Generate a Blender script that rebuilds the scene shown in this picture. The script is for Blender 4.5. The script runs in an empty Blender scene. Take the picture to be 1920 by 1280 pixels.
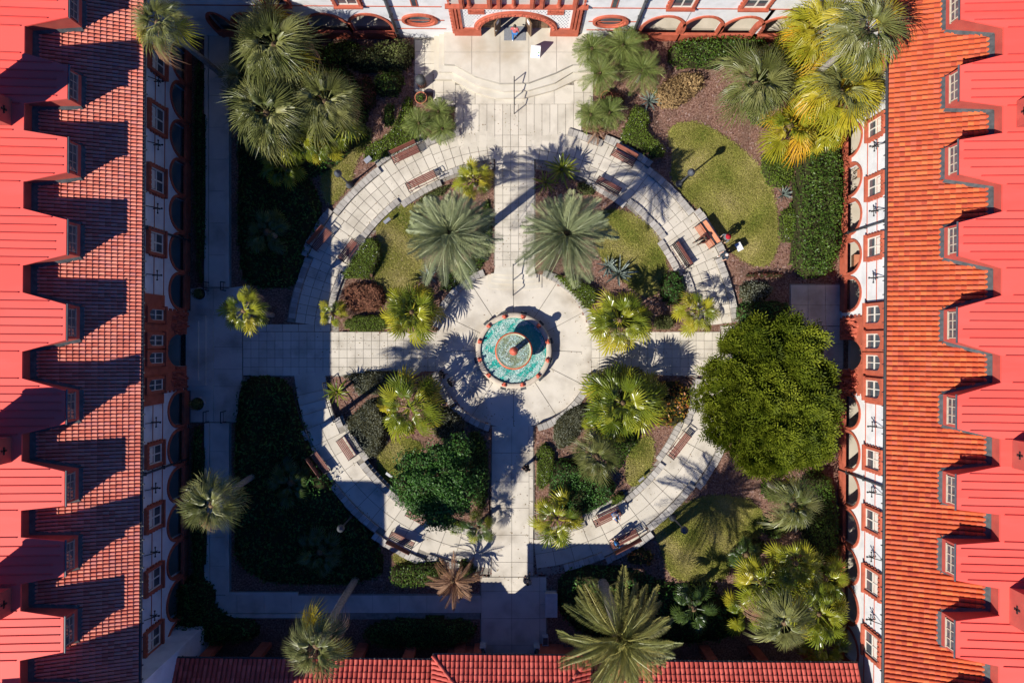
import bpy, bmesh, math, random
import numpy as np
from math import radians, sin, cos, tan, pi, atan2, hypot, sqrt
from mathutils import Vector, Matrix

scene = bpy.context.scene
COL = scene.collection
RND = random.Random(7)
NR = np.random.default_rng(11)

# ------------------------------------------------------------------ camera, sky, sun, exposure
H, F, ROLL = 47.0, 1280.0, radians(0.42)          # flying height, focal length in photo pixels, slight roll
cam_data = bpy.data.cameras.new('camera'); cam = bpy.data.objects.new('camera', cam_data); COL.objects.link(cam)
cam.location = (0, 0, H); cam.rotation_euler = (0, 0, ROLL)
cam_data.sensor_width = 36; cam_data.lens = 24; cam_data.clip_start = 0.5; cam_data.clip_end = 2000
scene.camera = cam
SUN_EL, SHADOW_DIR = radians(40.9), radians(39.0)   # shadows fall up and to the right
world = bpy.data.worlds.new('World'); scene.world = world; world.use_nodes = True
wn = world.node_tree.nodes; wl = world.node_tree.links
sky = wn.new('ShaderNodeTexSky'); sky.sky_type = 'NISHITA'; sky.sun_disc = False
sky.sun_elevation = SUN_EL
sky.sun_rotation = radians(90) - (SHADOW_DIR + pi)   # compass bearing of the sun from +Y
sky.air_density = 1.0; sky.dust_density = 0.0; sky.ozone_density = 8.0
bg = wn['Background']; bg.inputs['Strength'].default_value = 0.05
tint = wn.new('ShaderNodeMix'); tint.data_type = 'RGBA'; tint.blend_type = 'MULTIPLY'; tint.inputs[0].default_value = 1.0
tint.inputs[7].default_value = (0.30, 0.86, 1.62, 1)      # deep clear winter blue
wl.new(sky.outputs['Color'], tint.inputs[6]); wl.new(tint.outputs[2], bg.inputs['Color'])
sun_data = bpy.data.lights.new('sun', 'SUN'); sun = bpy.data.objects.new('sun', sun_data); COL.objects.link(sun)
sun_data.energy = 5.0; sun_data.angle = radians(0.5); sun_data.color = (1.0, 0.957, 0.872)
sd = Vector((cos(SHADOW_DIR) * cos(SUN_EL), sin(SHADOW_DIR) * cos(SUN_EL), -sin(SUN_EL)))
sun.rotation_euler = sd.to_track_quat('-Z', 'Y').to_euler(); sun.location = (-30, -25, 60)
vs = scene.view_settings
vs.view_transform = 'Standard'; vs.look = 'None'; vs.exposure = 0.5; vs.gamma = 1.0; vs.use_curve_mapping = False
scene.cycles.max_bounces = 6; scene.cycles.diffuse_bounces = 3; scene.cycles.glossy_bounces = 2
scene.cycles.transmission_bounces = 3; scene.cycles.transparent_max_bounces = 4
scene.cycles.caustics_reflective = False; scene.cycles.caustics_refractive = False

# ------------------------------------------------------------------ helpers
def P(px, py, z=0.0):
    """world point at height z that was read off the photograph at pixel px, py"""
    u, v, k = px - 960.0, 640.0 - py, (H - z) / F
    return Vector(((u * cos(ROLL) - v * sin(ROLL)) * k, (u * sin(ROLL) + v * cos(ROLL)) * k, z))
CX, CY = 963.0, 655.0
def PC(r, deg, z=0.0):
    return P(CX + r * cos(radians(deg)), CY - r * sin(radians(deg)), z)
PX = H / F                                          # metres per photo pixel on the ground

def link(o, parent=None):
    COL.objects.link(o)
    if parent is not None: o.parent = parent
    return o
def tag(o, label=None, cat=None, group=None, kind=None):
    if label: o['label'] = label
    if cat: o['category'] = cat
    if group: o['group'] = group
    if kind: o['kind'] = kind
    return o
def thing(name, label, cat, loc=(0, 0, 0), rz=0.0, group=None):
    o = bpy.data.objects.new(name, None); o.location = loc; o.rotation_euler = (0, 0, rz)
    o.empty_display_size = 0.2
    return tag(link(o), label, cat, group)
def copy_tree(o, parent=None):
    c = o.copy(); COL.objects.link(c); c.parent = parent
    for ch in list(o.children): copy_tree(ch, c)
    return c

class MB:
    def __init__(s): s.v = []; s.f = []; s.m = []; s.mi = 0
    def add(s, vs, fs):
        b = len(s.v); s.v += [tuple(q) for q in vs]
        for f in fs: s.f.append(tuple(b + i for i in f)); s.m.append(s.mi)
    def quad(s, a, b, c, d): s.add([a, b, c, d], [(0, 1, 2, 3)])
    def hexa(s, p):                                  # 8 corners: bottom loop, top loop
        s.add(p, [(3, 2, 1, 0), (4, 5, 6, 7), (0, 1, 5, 4), (1, 2, 6, 5), (2, 3, 7, 6), (3, 0, 4, 7)])
    def box(s, x0, x1, y0, y1, z0, z1):
        s.hexa([(x0, y0, z0), (x1, y0, z0), (x1, y1, z0), (x0, y1, z0), (x0, y0, z1), (x1, y0, z1), (x1, y1, z1), (x0, y1, z1)])
    def tbox(s, T, s0, s1, d0, d1, z0, z1):          # box in a wall frame T(s, d, z)
        p = [T(a, d, z) for z in (z0, z1) for a, d in ((s0, d0), (s1, d0), (s1, d1), (s0, d1))]
        s.hexa(p)
    def prism(s, poly, z0, z1):
        n = len(poly); poly = [(q[0], q[1]) for q in poly]
        if sum(poly[i][0] * poly[(i + 1) % n][1] - poly[(i + 1) % n][0] * poly[i][1] for i in range(n)) < 0: poly = poly[::-1]
        b = [(x, y, z0) for x, y in poly] + [(x, y, z1) for x, y in poly]
        s.add(b, [tuple(range(n))[::-1], tuple(range(n, 2 * n))] + [(i, (i + 1) % n, n + (i + 1) % n, n + i) for i in range(n)])
    def tube(s, pts, rad, n=8, cap=True):
        pts = [Vector(p) for p in pts]; rings = []
        if not hasattr(rad, '__len__'): rad = [rad] * len(pts)
        for i, p in enumerate(pts):
            d = (pts[min(i + 1, len(pts) - 1)] - pts[max(i - 1, 0)]).normalized()
            a = d.cross(Vector((0, 0, 1)))
            if a.length < 0.05: a = d.cross(Vector((1, 0, 0)))
            a.normalize(); b = d.cross(a)
            rings.append([p + (a * cos(2 * pi * k / n) + b * sin(2 * pi * k / n)) * rad[i] for k in range(n)])
        vs = [q for r in rings for q in r]; fs = []
        for i in range(len(pts) - 1):
            for k in range(n):
                fs.append((i * n + k, i * n + (k + 1) % n, (i + 1) * n + (k + 1) % n, (i + 1) * n + k))
        if cap: fs += [tuple(range(n))[::-1], tuple(range((len(pts) - 1) * n, len(pts) * n))]
        s.add(vs, fs)
    def lathe(s, prof, n=24, c=(0, 0, 0), cap=True):           # prof: (radius, z) upwards
        vs = [(c[0] + r * cos(2 * pi * k / n), c[1] + r * sin(2 * pi * k / n), c[2] + z) for r, z in prof for k in range(n)]
        fs = [(i * n + k, i * n + (k + 1) % n, (i + 1) * n + (k + 1) % n, (i + 1) * n + k) for i in range(len(prof) - 1) for k in range(n)]
        if cap and prof[0][0] > 1e-3: fs.append(tuple(range(n))[::-1])
        if cap and prof[-1][0] > 1e-3: fs.append(tuple(range((len(prof) - 1) * n, len(prof) * n)))
        s.add(vs, fs)
    def ball(s, c, r, n=10, sz=1.0):
        k = max(4, n // 2)
        s.lathe([(max(1e-5, r * sin(pi * i / k)), -r * sz * cos(pi * i / k)) for i in range(k + 1)], n, c)
    def mesh(s, name, mats, smooth=False):
        me = bpy.data.meshes.new(name); me.from_pydata(s.v, [], s.f)
        for m in (mats if isinstance(mats, (list, tuple)) else [mats]): me.materials.append(m)
        if any(s.m): me.polygons.foreach_set('material_index', s.m)
        if smooth: me.polygons.foreach_set('use_smooth', [True] * len(me.polygons))
        me.update(); return me
    def build(s, name, mats, parent=None, smooth=False, off=None):
        if off is not None: s.v = [(a - off[0], b - off[1], c - off[2]) for a, b, c in s.v]
        return link(bpy.data.objects.new(name, s.mesh(name, mats, smooth)), parent)

def arr_mesh(name, v, quads, mat, val=None):
    """mesh from numpy arrays; val: one number per face, read by the material as attribute 'v'"""
    me = bpy.data.meshes.new(name); n = quads.shape[1]
    me.vertices.add(len(v)); me.vertices.foreach_set('co', np.ascontiguousarray(v, dtype=np.float32).ravel())
    me.loops.add(quads.size); me.loops.foreach_set('vertex_index', quads.astype(np.int32).ravel())
    me.polygons.add(len(quads)); me.polygons.foreach_set('loop_start', np.arange(0, quads.size, n, dtype=np.int32))
    me.polygons.foreach_set('loop_total', np.full(len(quads), n, dtype=np.int32))
    me.materials.append(mat)
    if val is not None:
        a = me.attributes.new('v', 'FLOAT', 'FACE'); a.data.foreach_set('value', val.astype(np.float32))
    me.update(calc_edges=True); return me

# ------------------------------------------------------------------ materials
def mat(name, cols, rough=0.7, src='noise', scale=3.0, detail=6.0, bump=0.0, bscale=None, spec=0.4, transl=0.0, metal=0.0, wear=None, wscale=0.6, wamt=0.5, coat=0.0, wstretch=None):
    """procedural surface: colours cols mixed by object noise, per-object random or the per-face value v"""
    m = bpy.data.materials.new(name); m.use_nodes = True; nt = m.node_tree; N, L = nt.nodes, nt.links
    b = N['Principled BSDF']; b.inputs['Roughness'].default_value = rough; b.inputs['Metallic'].default_value = metal
    b.inputs['Specular IOR Level'].default_value = spec
    if coat: b.inputs['Coat Weight'].default_value = coat
    geo = N.new('ShaderNodeNewGeometry')
    def noise(sc, det=6.0, stretch=None):
        t = N.new('ShaderNodeTexNoise'); t.inputs['Scale'].default_value = sc; t.inputs['Detail'].default_value = det
        if stretch:
            mp = N.new('ShaderNodeMapping'); mp.inputs['Scale'].default_value = stretch; L.new(geo.outputs['Position'], mp.inputs['Vector']); L.new(mp.outputs['Vector'], t.inputs['Vector'])
        else: L.new(geo.outputs['Position'], t.inputs['Vector'])
        return t.outputs['Fac']
    if src == 'noise': fac = noise(scale, detail)
    elif src == 'rand': fac = N.new('ShaderNodeObjectInfo').outputs['Random']
    else:
        a = N.new('ShaderNodeAttribute'); a.attribute_name = 'v'; fac = a.outputs['Fac']
    r = N.new('ShaderNodeValToRGB'); L.new(fac, r.inputs['Fac']); el = r.color_ramp.elements
    lo, hi = (0.32, 0.68) if src == 'noise' else (0.0, 1.0)
    while len(el) < len(cols): el.new(0.5)
    for i, c in enumerate(cols):
        el[i].position = lo + (hi - lo) * i / max(1, len(cols) - 1); el[i].color = (*c, 1)
    out = r.outputs['Color']
    if src != 'noise' or wear:
        mx = N.new('ShaderNodeMix'); mx.data_type = 'RGBA'; mx.blend_type = 'MULTIPLY' if not wear else 'MIX'
        rr = N.new('ShaderNodeValToRGB'); L.new(noise(wscale if wear else scale, 8.0, wstretch if wear else None), rr.inputs['Fac'])
        if wear:
            rr.color_ramp.elements[0].position = 0.48; rr.color_ramp.elements[1].position = 0.72
            mm = N.new('ShaderNodeMath'); mm.operation = 'MULTIPLY'; mm.inputs[1].default_value = wamt
            L.new(rr.outputs['Color'], mm.inputs[0]); L.new(mm.outputs[0], mx.inputs[0])
            L.new(out, mx.inputs[6]); mx.inputs[7].default_value = (*wear, 1)
        else:
            rr.color_ramp.elements[0].position = 0.3; rr.color_ramp.elements[0].color = (0.72, 0.72, 0.72, 1); rr.color_ramp.elements[1].position = 0.7
            mx.inputs[0].default_value = 1.0; L.new(out, mx.inputs[6]); L.new(rr.outputs['Color'], mx.inputs[7])
        out = mx.outputs[2]
    L.new(out, b.inputs['Base Color'])
    if bump:
        bp = N.new('ShaderNodeBump'); bp.inputs['Strength'].default_value = bump; bp.inputs['Distance'].default_value = 0.05
        L.new(noise(bscale or scale * 4, 4.0), bp.inputs['Height']); L.new(bp.outputs['Normal'], b.inputs['Normal'])
    if transl:
        t = N.new('ShaderNodeBsdfTranslucent'); ms = N.new('ShaderNodeMixShader'); ms.inputs[0].default_value = transl
        L.new(out, t.inputs['Color']); L.new(b.outputs[0], ms.inputs[1]); L.new(t.outputs[0], ms.inputs[2])
        L.new(ms.outputs[0], N['Material Output'].inputs['Surface'])
    return m

M = {}
M['mulch'] = mat('mulch', [(.09, .045, .034), (.215, .115, .08), (.33, .21, .165)], .95, scale=9, bump=1, bscale=30, spec=.1, wear=(.085, .055, .04), wscale=.9, wamt=.6)
M['grass'] = mat('lawn grass', [(.14, .185, .022), (.35, .315, .075), (.52, .43, .17)], .9, scale=0.55, detail=12, bump=.8, bscale=22, spec=.1)
M['drygrass'] = mat('dry lawn grass', [(.20, .18, .045), (.38, .30, .13), (.48, .38, .20)], .9, scale=1.1, detail=12, bump=.8, bscale=22, spec=.1)
M['blade'] = mat('grass blades', [(.13, .175, .022), (.33, .305, .07), (.54, .45, .19)], .8, src='v', scale=.7, spec=.1, transl=.25)
M['paver'] = mat('concrete pavers', [(.51, .46, .375), (.555, .50, .41), (.60, .54, .445)], .85, src='rand', scale=2.2, bump=.25, bscale=40, spec=.2, wear=(.31, .27, .21), wscale=.8, wamt=.6)
M['slab'] = mat('plaza slabs', [(.50, .45, .375), (.57, .515, .43), (.61, .55, .46)], .85, scale=.8, detail=10, bump=.25, bscale=30, spec=.2, wear=(.29, .245, .19), wscale=.5, wamt=.85)
M['terrace'] = mat('terrace stone', [(.50, .455, .375), (.59, .54, .45)], .85, scale=1.2, detail=10, bump=.2, bscale=30, spec=.2, wear=(.40, .33, .23), wscale=.5, wamt=.75)
M['joint'] = mat('joint sand', [(.19, .17, .14), (.28, .25, .21)], .95, scale=4, spec=.1)
M['coping'] = mat('coping stone', [(.33, .30, .265), (.43, .395, .35), (.52, .48, .425)], .9, src='rand', scale=3, bump=.4, bscale=25, spec=.15)
M['stucco'] = mat('white stucco', [(.66, .65, .64), (.74, .73, .715)], .85, scale=.6, detail=10, bump=.15, bscale=25, spec=.2, wear=(.47, .46, .45), wscale=1.4, wamt=.45)
M['terracotta'] = mat('terracotta', [(.38, .085, .045), (.50, .125, .07)], .75, scale=2.5, bump=.3, bscale=25, spec=.25, wear=(.33, .10, .07), wscale=.9, wamt=.5)
M['carved'] = mat('carved terracotta', [(.36, .075, .04), (.56, .145, .085)], .75, scale=7, bump=.9, bscale=12, spec=.25)
M['metal_roof'] = mat('painted metal roof', [(.84, .092, .068), (.90, .108, .080), (.93, .118, .088)], .6, src='rand', scale=.4, spec=.25, wear=(.60, .125, .10), wscale=.8, wamt=.55, wstretch=(.35, 1.6, 1))
M['seam'] = mat('metal roof seams', [(.60, .06, .048), (.68, .075, .058)], .6, spec=.25)
M['tile_w'] = mat('clay barrel tiles', [(.60, .15, .10), (.72, .20, .13), (.80, .27, .18), (.64, .21, .17)], .75, src='v', scale=2, spec=.2, wear=(.40, .13, .09), wscale=.8, wamt=.4, wstretch=(.5, 1.4, 1))
M['tile_e'] = mat('weathered clay tiles', [(.44, .075, .036), (.55, .098, .036), (.58, .112, .038), (.61, .128, .042), (.58, .12, .062), (.66, .17, .05)], .75, src='v', scale=1.2, spec=.2, wear=(.30, .075, .045), wscale=.7, wamt=.22, wstretch=(.5, 1.4, 1))
M['tile_e1'] = mat('weathered clay tile', [(.44, .075, .036), (.55, .098, .036), (.58, .112, .038), (.61, .128, .042), (.58, .12, .062), (.66, .17, .05)], .75, src='rand', scale=1.2, spec=.2, wear=(.30, .075, .045), wscale=.7, wamt=.22, wstretch=(.5, 1.4, 1))
M['tile_w1'] = mat('clay barrel tile', [(.60, .15, .10), (.72, .20, .13), (.80, .27, .18), (.64, .21, .17)], .75, src='rand', scale=2, spec=.2, wear=(.40, .13, .09), wscale=.8, wamt=.4, wstretch=(.5, 1.4, 1))
M['tile_s'] = mat('red barrel tiles', [(.50, .082, .058), (.62, .108, .078), (.68, .14, .10)], .75, src='v', scale=1.5, spec=.2)
M['tile_s1'] = mat('red barrel tile', [(.50, .082, .058), (.62, .108, .078), (.68, .14, .10)], .75, src='rand', scale=1.5, spec=.2)
M['pan'] = mat('tile channels', [(.30, .065, .04), (.38, .085, .05)], .85, scale=3, spec=.1)
M['flash'] = mat('lead flashing', [(.035, .039, .041), (.075, .08, .082)], .7, scale=4, bump=.3)
M['dormer'] = mat('dormer cladding', [(.36, .06, .045), (.44, .085, .06)], .7, scale=1.5, wear=(.30, .08, .06), wscale=1.1)
M['litter'] = mat('fallen leaves', [(.12, .06, .03), (.30, .19, .09), (.22, .20, .07)], .9, src='v', scale=3, spec=.1)
M['sash'] = mat('painted window frame', [(.66, .60, .50), (.74, .69, .60)], .6, scale=5)
M['glass'] = mat('window glass', [(.05, .06, .07), (.10, .11, .12)], .08, scale=2, spec=.8)
M['iron'] = mat('black iron', [(.012, .012, .013), (.022, .022, .024)], .5, scale=8, spec=.4)
M['gutter'] = mat('dark gutter', [(.03, .03, .032), (.05, .05, .052)], .5, scale=3)
M['pipe'] = mat('grey downpipe', [(.055, .06, .068), (.085, .09, .10)], .5, scale=3)
M['inner'] = mat('arcade plaster', [(.50, .47, .42), (.58, .54, .48)], .85, scale=1, wear=(.40, .36, .30), wscale=.8)
M['arcfloor'] = mat('arcade floor', [(.42, .37, .29), (.52, .46, .37)], .8, scale=1.2)
M['wood_dark'] = mat('dark carved wood', [(.07, .04, .022), (.14, .08, .045)], .55, scale=6, bump=.3)
M['wood_door'] = mat('oak door', [(.15, .09, .05), (.24, .15, .085)], .55, scale=5, bump=.3)
M['bench'] = mat('bench slats', [(.17, .055, .038), (.26, .09, .06)], .5, src='rand', scale=5, spec=.4)
M['bench2'] = mat('orange bench slats', [(.46, .17, .09), (.56, .23, .13)], .5, scale=5, spec=.4)
M['trunk'] = mat('palm trunk', [(.22, .19, .155), (.38, .34, .285)], .9, scale=7, bump=.8, bscale=14, spec=.1)
M['bark'] = mat('tree bark', [(.10, .075, .05), (.20, .155, .11)], .95, scale=6, bump=.8, bscale=15, spec=.1)
M['boots'] = mat('palm crown fibre', [(.10, .06, .03), (.22, .14, .07)], .95, scale=9, bump=.8)
# foliage
M['cabbage'] = mat('cabbage palm fronds', [(.11, .13, .03), (.20, .21, .055), (.33, .32, .11)], .42, src='rand', scale=3, spec=.5, transl=.2)
M['cabbage_y'] = mat('yellowing palm fronds', [(.34, .34, .022), (.52, .45, .03), (.66, .53, .04)], .38, src='rand', scale=3, spec=.4, transl=.4)
M['orange'] = mat('orange dying fronds', [(.60, .31, .015), (.72, .42, .025)], .5, src='rand', scale=3, spec=.3, transl=.3)
M['fan'] = mat('fan palm fronds', [(.11, .16, .012), (.23, .27, .02), (.38, .38, .03)], .3, src='rand', scale=3, spec=.5, transl=.3)
M['fan_y'] = mat('yellow green fan palm fronds', [(.30, .34, .02), (.44, .42, .03), (.56, .47, .04)], .32, src='rand', scale=3, spec=.5, transl=.35)
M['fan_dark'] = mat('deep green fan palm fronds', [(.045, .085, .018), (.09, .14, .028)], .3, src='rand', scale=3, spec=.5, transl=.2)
M['date'] = mat('date palm fronds', [(.25, .29, .14), (.33, .37, .19), (.42, .44, .22)], .45, src='rand', scale=3, spec=.35, transl=.2)
M['date_gold'] = mat('golden date palm fronds', [(.22, .24, .07), (.34, .32, .09), (.46, .40, .12)], .42, src='rand', scale=3, spec=.4, transl=.25)
M['feather'] = mat('pygmy palm fronds', [(.15, .205, .05), (.23, .29, .07), (.33, .37, .11)], .45, src='rand', scale=3, spec=.3, transl=.25)
M['dead'] = mat('dead brown fronds', [(.26, .135, .07), (.42, .24, .14), (.50, .31, .20)], .8, src='rand', scale=3, spec=.1, transl=.2)
def leafmat(name, cols, rough=.45, transl=.25, spec=.22): return mat(name, cols, rough, src='v', scale=.8, spec=spec, transl=transl)
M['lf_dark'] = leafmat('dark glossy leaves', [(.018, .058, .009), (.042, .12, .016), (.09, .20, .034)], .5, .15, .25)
M['lf_green'] = leafmat('green hedge leaves', [(.035, .085, .010), (.075, .14, .018), (.14, .21, .03)], .4)
M['lf_bright'] = leafmat('bright clipped leaves', [(.09, .15, .012), (.145, .215, .02), (.21, .29, .035)], .5)
M['lf_olive'] = leafmat('olive leaves', [(.07, .09, .022), (.12, .145, .038), (.18, .19, .06)], .5)
M['lf_grey'] = leafmat('grey green leaves', [(.09, .10, .065), (.16, .17, .115), (.27, .27, .20)], .5, .15)
M['lf_tan'] = leafmat('dry tan ferns', [(.20, .12, .05), (.38, .25, .11), (.52, .36, .17)], .8, .2, .1)
M['lf_rust'] = leafmat('rust brown ferns', [(.13, .05, .03), (.24, .10, .06), (.34, .17, .10)], .8, .2, .1)
M['lf_red'] = leafmat('dark red leaves', [(.05, .015, .014), (.12, .035, .028), (.20, .08, .05)], .4)
M['lf_croton'] = leafmat('croton leaves', [(.03, .08, .012), (.10, .13, .02), (.42, .28, .03), (.48, .16, .04), (.22, .05, .03)], .4)
M['lf_juniper'] = leafmat('juniper sprays', [(.022, .036, .004), (.07, .10, .006), (.165, .20, .012), (.32, .35, .03)], .6, .3, .15)
M['lf_white'] = leafmat('white petals', [(.6, .6, .58), (.75, .75, .72)], .7, .2)
M['agave'] = mat('agave blades', [(.15, .19, .16), (.24, .28, .24)], .5, src='rand', scale=4)
M['core_tan'] = mat('dry fern litter', [(.13, .08, .035), (.24, .155, .075)], .95, scale=5, spec=.05)
M['core_rust'] = mat('rust fern litter', [(.08, .035, .02), (.15, .07, .045)], .95, scale=5, spec=.05)
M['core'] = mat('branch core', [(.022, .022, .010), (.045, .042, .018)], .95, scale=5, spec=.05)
M['skin'] = mat('skin', [(.48, .27, .19), (.54, .32, .23)], .55, scale=6)
M['skin_d'] = mat('dark skin', [(.16, .08, .05), (.20, .105, .065)], .55, scale=6)
M['hair'] = mat('dark hair', [(.012, .009, .007), (.03, .022, .016)], .5, scale=20)
M['hair_g'] = mat('pale hair', [(.55, .50, .44), (.66, .62, .56)], .6, scale=20)
def cloth(n, c): return mat(n, [tuple(.85 * x for x in c), c], .85, scale=9, bump=.2, spec=.15)
M['jeans'] = cloth('blue denim', (.06, .20, .48)); M['blue'] = cloth('blue shirt', (.04, .17, .42)); M['navy'] = cloth('dark navy shirt', (.025, .04, .06))
M['white'] = cloth('white cotton', (.72, .71, .69)); M['brown'] = cloth('brown cloth', (.13, .045, .03)); M['black'] = cloth('black cloth', (.012, .012, .014))
M['grey'] = cloth('grey cloth', (.16, .17, .18)); M['pink'] = cloth('red and pink cloth', (.55, .14, .14)); M['red'] = cloth('red cloth', (.40, .02, .03))
M['tan'] = cloth('tan cloth', (.40, .30, .20))
M['shoe'] = mat('shoes', [(.03, .03, .03), (.06, .055, .05)], .6, scale=8)
M['pot'] = mat('terracotta pot', [(.42, .13, .07), (.52, .18, .10)], .8, scale=6)
M['soil'] = mat('pot soil', [(.03, .02, .013), (.06, .04, .026)], .95, scale=12)
M['lampglass'] = mat('milky lamp globe', [(.34, .40, .50), (.44, .50, .60)], .2, scale=3, spec=.6)
M['canbody'] = mat('bin body', [(.12, .05, .04), (.18, .08, .06)], .6, scale=6)
M['signwhite'] = mat('white sign board', [(.78, .78, .77), (.82, .82, .81)], .5, scale=2)
M['signgreen'] = mat('sign green print', [(.12, .32, .10), (.14, .36, .12)], .6); M['signblue'] = mat('sign blue print', [(.06, .10, .40), (.07, .12, .46)], .6)
M['signtext'] = mat('sign grey print', [(.30, .30, .32), (.36, .36, .38)], .6); M['signyellow'] = mat('sign yellow print', [(.75, .70, .35), (.78, .73, .4)], .6)
M['plaque'] = mat('plaque metal', [(.42, .42, .42), (.55, .55, .56)], .4, scale=8, metal=.5)
M['tilewhite'] = mat('glazed white tile', [(.72, .72, .70), (.80, .80, .78)], .35, scale=3)
M['tilenavy'] = mat('glazed navy tile', [(.03, .07, .11), (.05, .10, .15)], .35, scale=3)
M['rubber'] = mat('grey mat', [(.17, .175, .19), (.22, .225, .24)], .85, scale=10)
M['poolwall'] = mat('pool stone', [(.44, .37, .28), (.54, .46, .36)], .8, scale=3, bump=.3)
M['poolfloor'] = mat('teal pool floor', [(.005, .16, .14), (.008, .21, .185)], .5, scale=1.5)
M['frog'] = mat('terracotta frogs', [(.50, .09, .05), (.62, .14, .08)], .5, scale=9, bump=.5)
M['bowl'] = mat('orange bowl rim', [(.50, .075, .02), (.60, .11, .03)], .4, scale=6)
M['bowlin'] = mat('bowl basin', [(.28, .32, .19), (.42, .43, .30)], .5, scale=6)
M['block'] = mat('pale stone block', [(.40, .38, .36), (.48, .46, .44)], .9, scale=4)

# ------------------------------------------------------------------ ground levels
SINK = -0.42
def px_of(x, y):                                     # ground plan -> photo pixel of that spot at z = 0
    u, v = x / PX, y / PX
    return 960 + u * cos(ROLL) + v * sin(ROLL), 640 - (v * cos(ROLL) - u * sin(ROLL))
def sstep(a, b, t):
    t = min(1, max(0, (t - a) / (b - a))); return t * t * (3 - 2 * t)
def zpath(px, py):
    """height of the paving: the fountain plaza lies lower, the side paths ramp up to garden level"""
    r = hypot(px - CX, py - CY)
    if abs(px - CX) < 60 and py < CY: return SINK if r < 153 else 0.0
    if abs(px - CX) < 70 and py > CY: return SINK * (1 - sstep(150, 300, r))
    return SINK * (1 - sstep(150, 330, r))
def in_low(px, py):
    r = hypot(px - CX, py - CY)
    if r < 150: return True
    if 624 < py < 700 and r < 345: return True
    if 921 < px < 1000 and 655 < py and r < 345: return True
    if 926 < px < 1003 and py < 655 and r < 153: return True
    return False

# ground: one sheet, sunk under the plaza and the ramps
nx, ny, stp = 200, 200, 0.25
gv, gf = [], []
for j in range(ny + 1):
    for i in range(nx + 1):
        x, y = -25 + i * stp, -25 + j * stp
        z = 0.0
        if in_low(*px_of(x, y)): z = SINK - 0.25
        if 0 < i < nx and 0 < j < ny and z == 0: z += RND.uniform(-.012, .012)
        gv.append((x, y, z))
for j in range(ny):
    for i in range(nx):
        a = j * (nx + 1) + i; gf.append((a, a + 1, a + nx + 2, a + nx + 1))
far = 900; b = len(gv); gv += [(-far, -far, 0), (far, -far, 0), (far, far, 0), (-far, far, 0)]
cs = [0, nx, (nx + 1) * (ny + 1) - 1, (nx + 1) * ny]
for k in range(4): gf.append((b + k, b + (k + 1) % 4, cs[(k + 1) % 4], cs[k]))
g = MB(); g.add(gv, gf)
tag(g.build('ground', M['mulch']), kind='structure')
# mulch chips: real bits of bark lying on the beds
def chips():
    n = 26000; pts = []
    while len(pts) < n:
        px, py = NR.uniform(560, 1585), NR.uniform(110, 1110)
        if in_low(px, py): continue
        p = P(px, py, 0.02); pts.append((p.x, p.y, p.z))
    c = np.array(pts); a = NR.uniform(0, pi, n); l = NR.uniform(.03, .09, n); w = l * NR.uniform(.3, .6, n)
    dx = np.stack([np.cos(a) * l, np.sin(a) * l, NR.uniform(-.03, .03, n)], 1); dy = np.stack([-np.sin(a) * w, np.cos(a) * w, NR.uniform(-.015, .015, n)], 1)
    v = np.stack([c - dx - dy, c + dx - dy, c + dx + dy, c - dx + dy], 1).reshape(-1, 3)
    o = bpy.data.objects.new('mulch_chips', arr_mesh('mulch_chips', v, np.arange(4 * n).reshape(-1, 4), M['chip'], NR.uniform(0, 1, n)))
    tag(link(o), 'loose reddish brown bark chips spread over the planting beds', 'mulch', kind='stuff')
M['chip'] = mat('bark chips', [(.08, .035, .025), (.20, .10, .08), (.36, .25, .21)], .9, src='v', scale=3, spec=.1)
chips()

# ------------------------------------------------------------------ paths and pavers
G = 0.65                                              # half joint, photo pixels
def paver_box(mb, q, zt, zb=None):
    """q: four photo pixels; zt: top height or list of heights"""
    zs = zt if isinstance(zt, (list, tuple)) else [zt] * 4
    t = [P(a, b_, z) for (a, b_), z in zip(q, zs)]
    top = [Vector((P(a, b_, 0).x, P(a, b_, 0).y, z)) for (a, b_), z in zip(q, zs)]
    bot = [Vector((p.x, p.y, p.z - .07)) for p in top]
    if (top[1] - top[0]).cross(top[2] - top[0]).z < 0: top, bot = top[::-1], bot[::-1]
    mb.hexa(bot + top)
def add_paver(parent, q, zt, m, name='paver'):
    mb = MB(); paver_box(mb, q, zt); return mb.build(name, m, parent)
def grid_path(parent, xs, ys, zf, m, skip=None, name='paver', jit=.006):
    for i in range(len(xs) - 1):
        for j in range(len(ys) - 1):
            a, b_, c, d = xs[i] + G / 2, xs[i + 1] - G / 2, ys[j] + G / 2, ys[j + 1] - G / 2
            if skip and skip((a + b_) / 2, (c + d) / 2): continue
            q = [(a, c), (b_, c), (b_, d), (a, d)]; z0 = RND.uniform(-jit, jit)
            add_paver(parent, q, [zf(*p) + .05 + z0 for p in q], m, name)
def lin(a, b_, n): return [a + (b_ - a) * i / n for i in range(n + 1)]
def base_sheet(name, polys, m=None):
    """joint bed under pavers: list of (quad pixels, height function)"""
    mb = MB()
    for q, zf in polys:
        p = [Vector((*P(a, b_, 0).xy, zf(a, b_) + .012)) for a, b_ in q]
        if (p[1] - p[0]).cross(p[2] - p[0]).z < 0: p = p[::-1]
        mb.quad(*p)
    return tag(mb.build(name, m or M['joint']), kind='structure')
Z0 = lambda a, b_: 0.0

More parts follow.
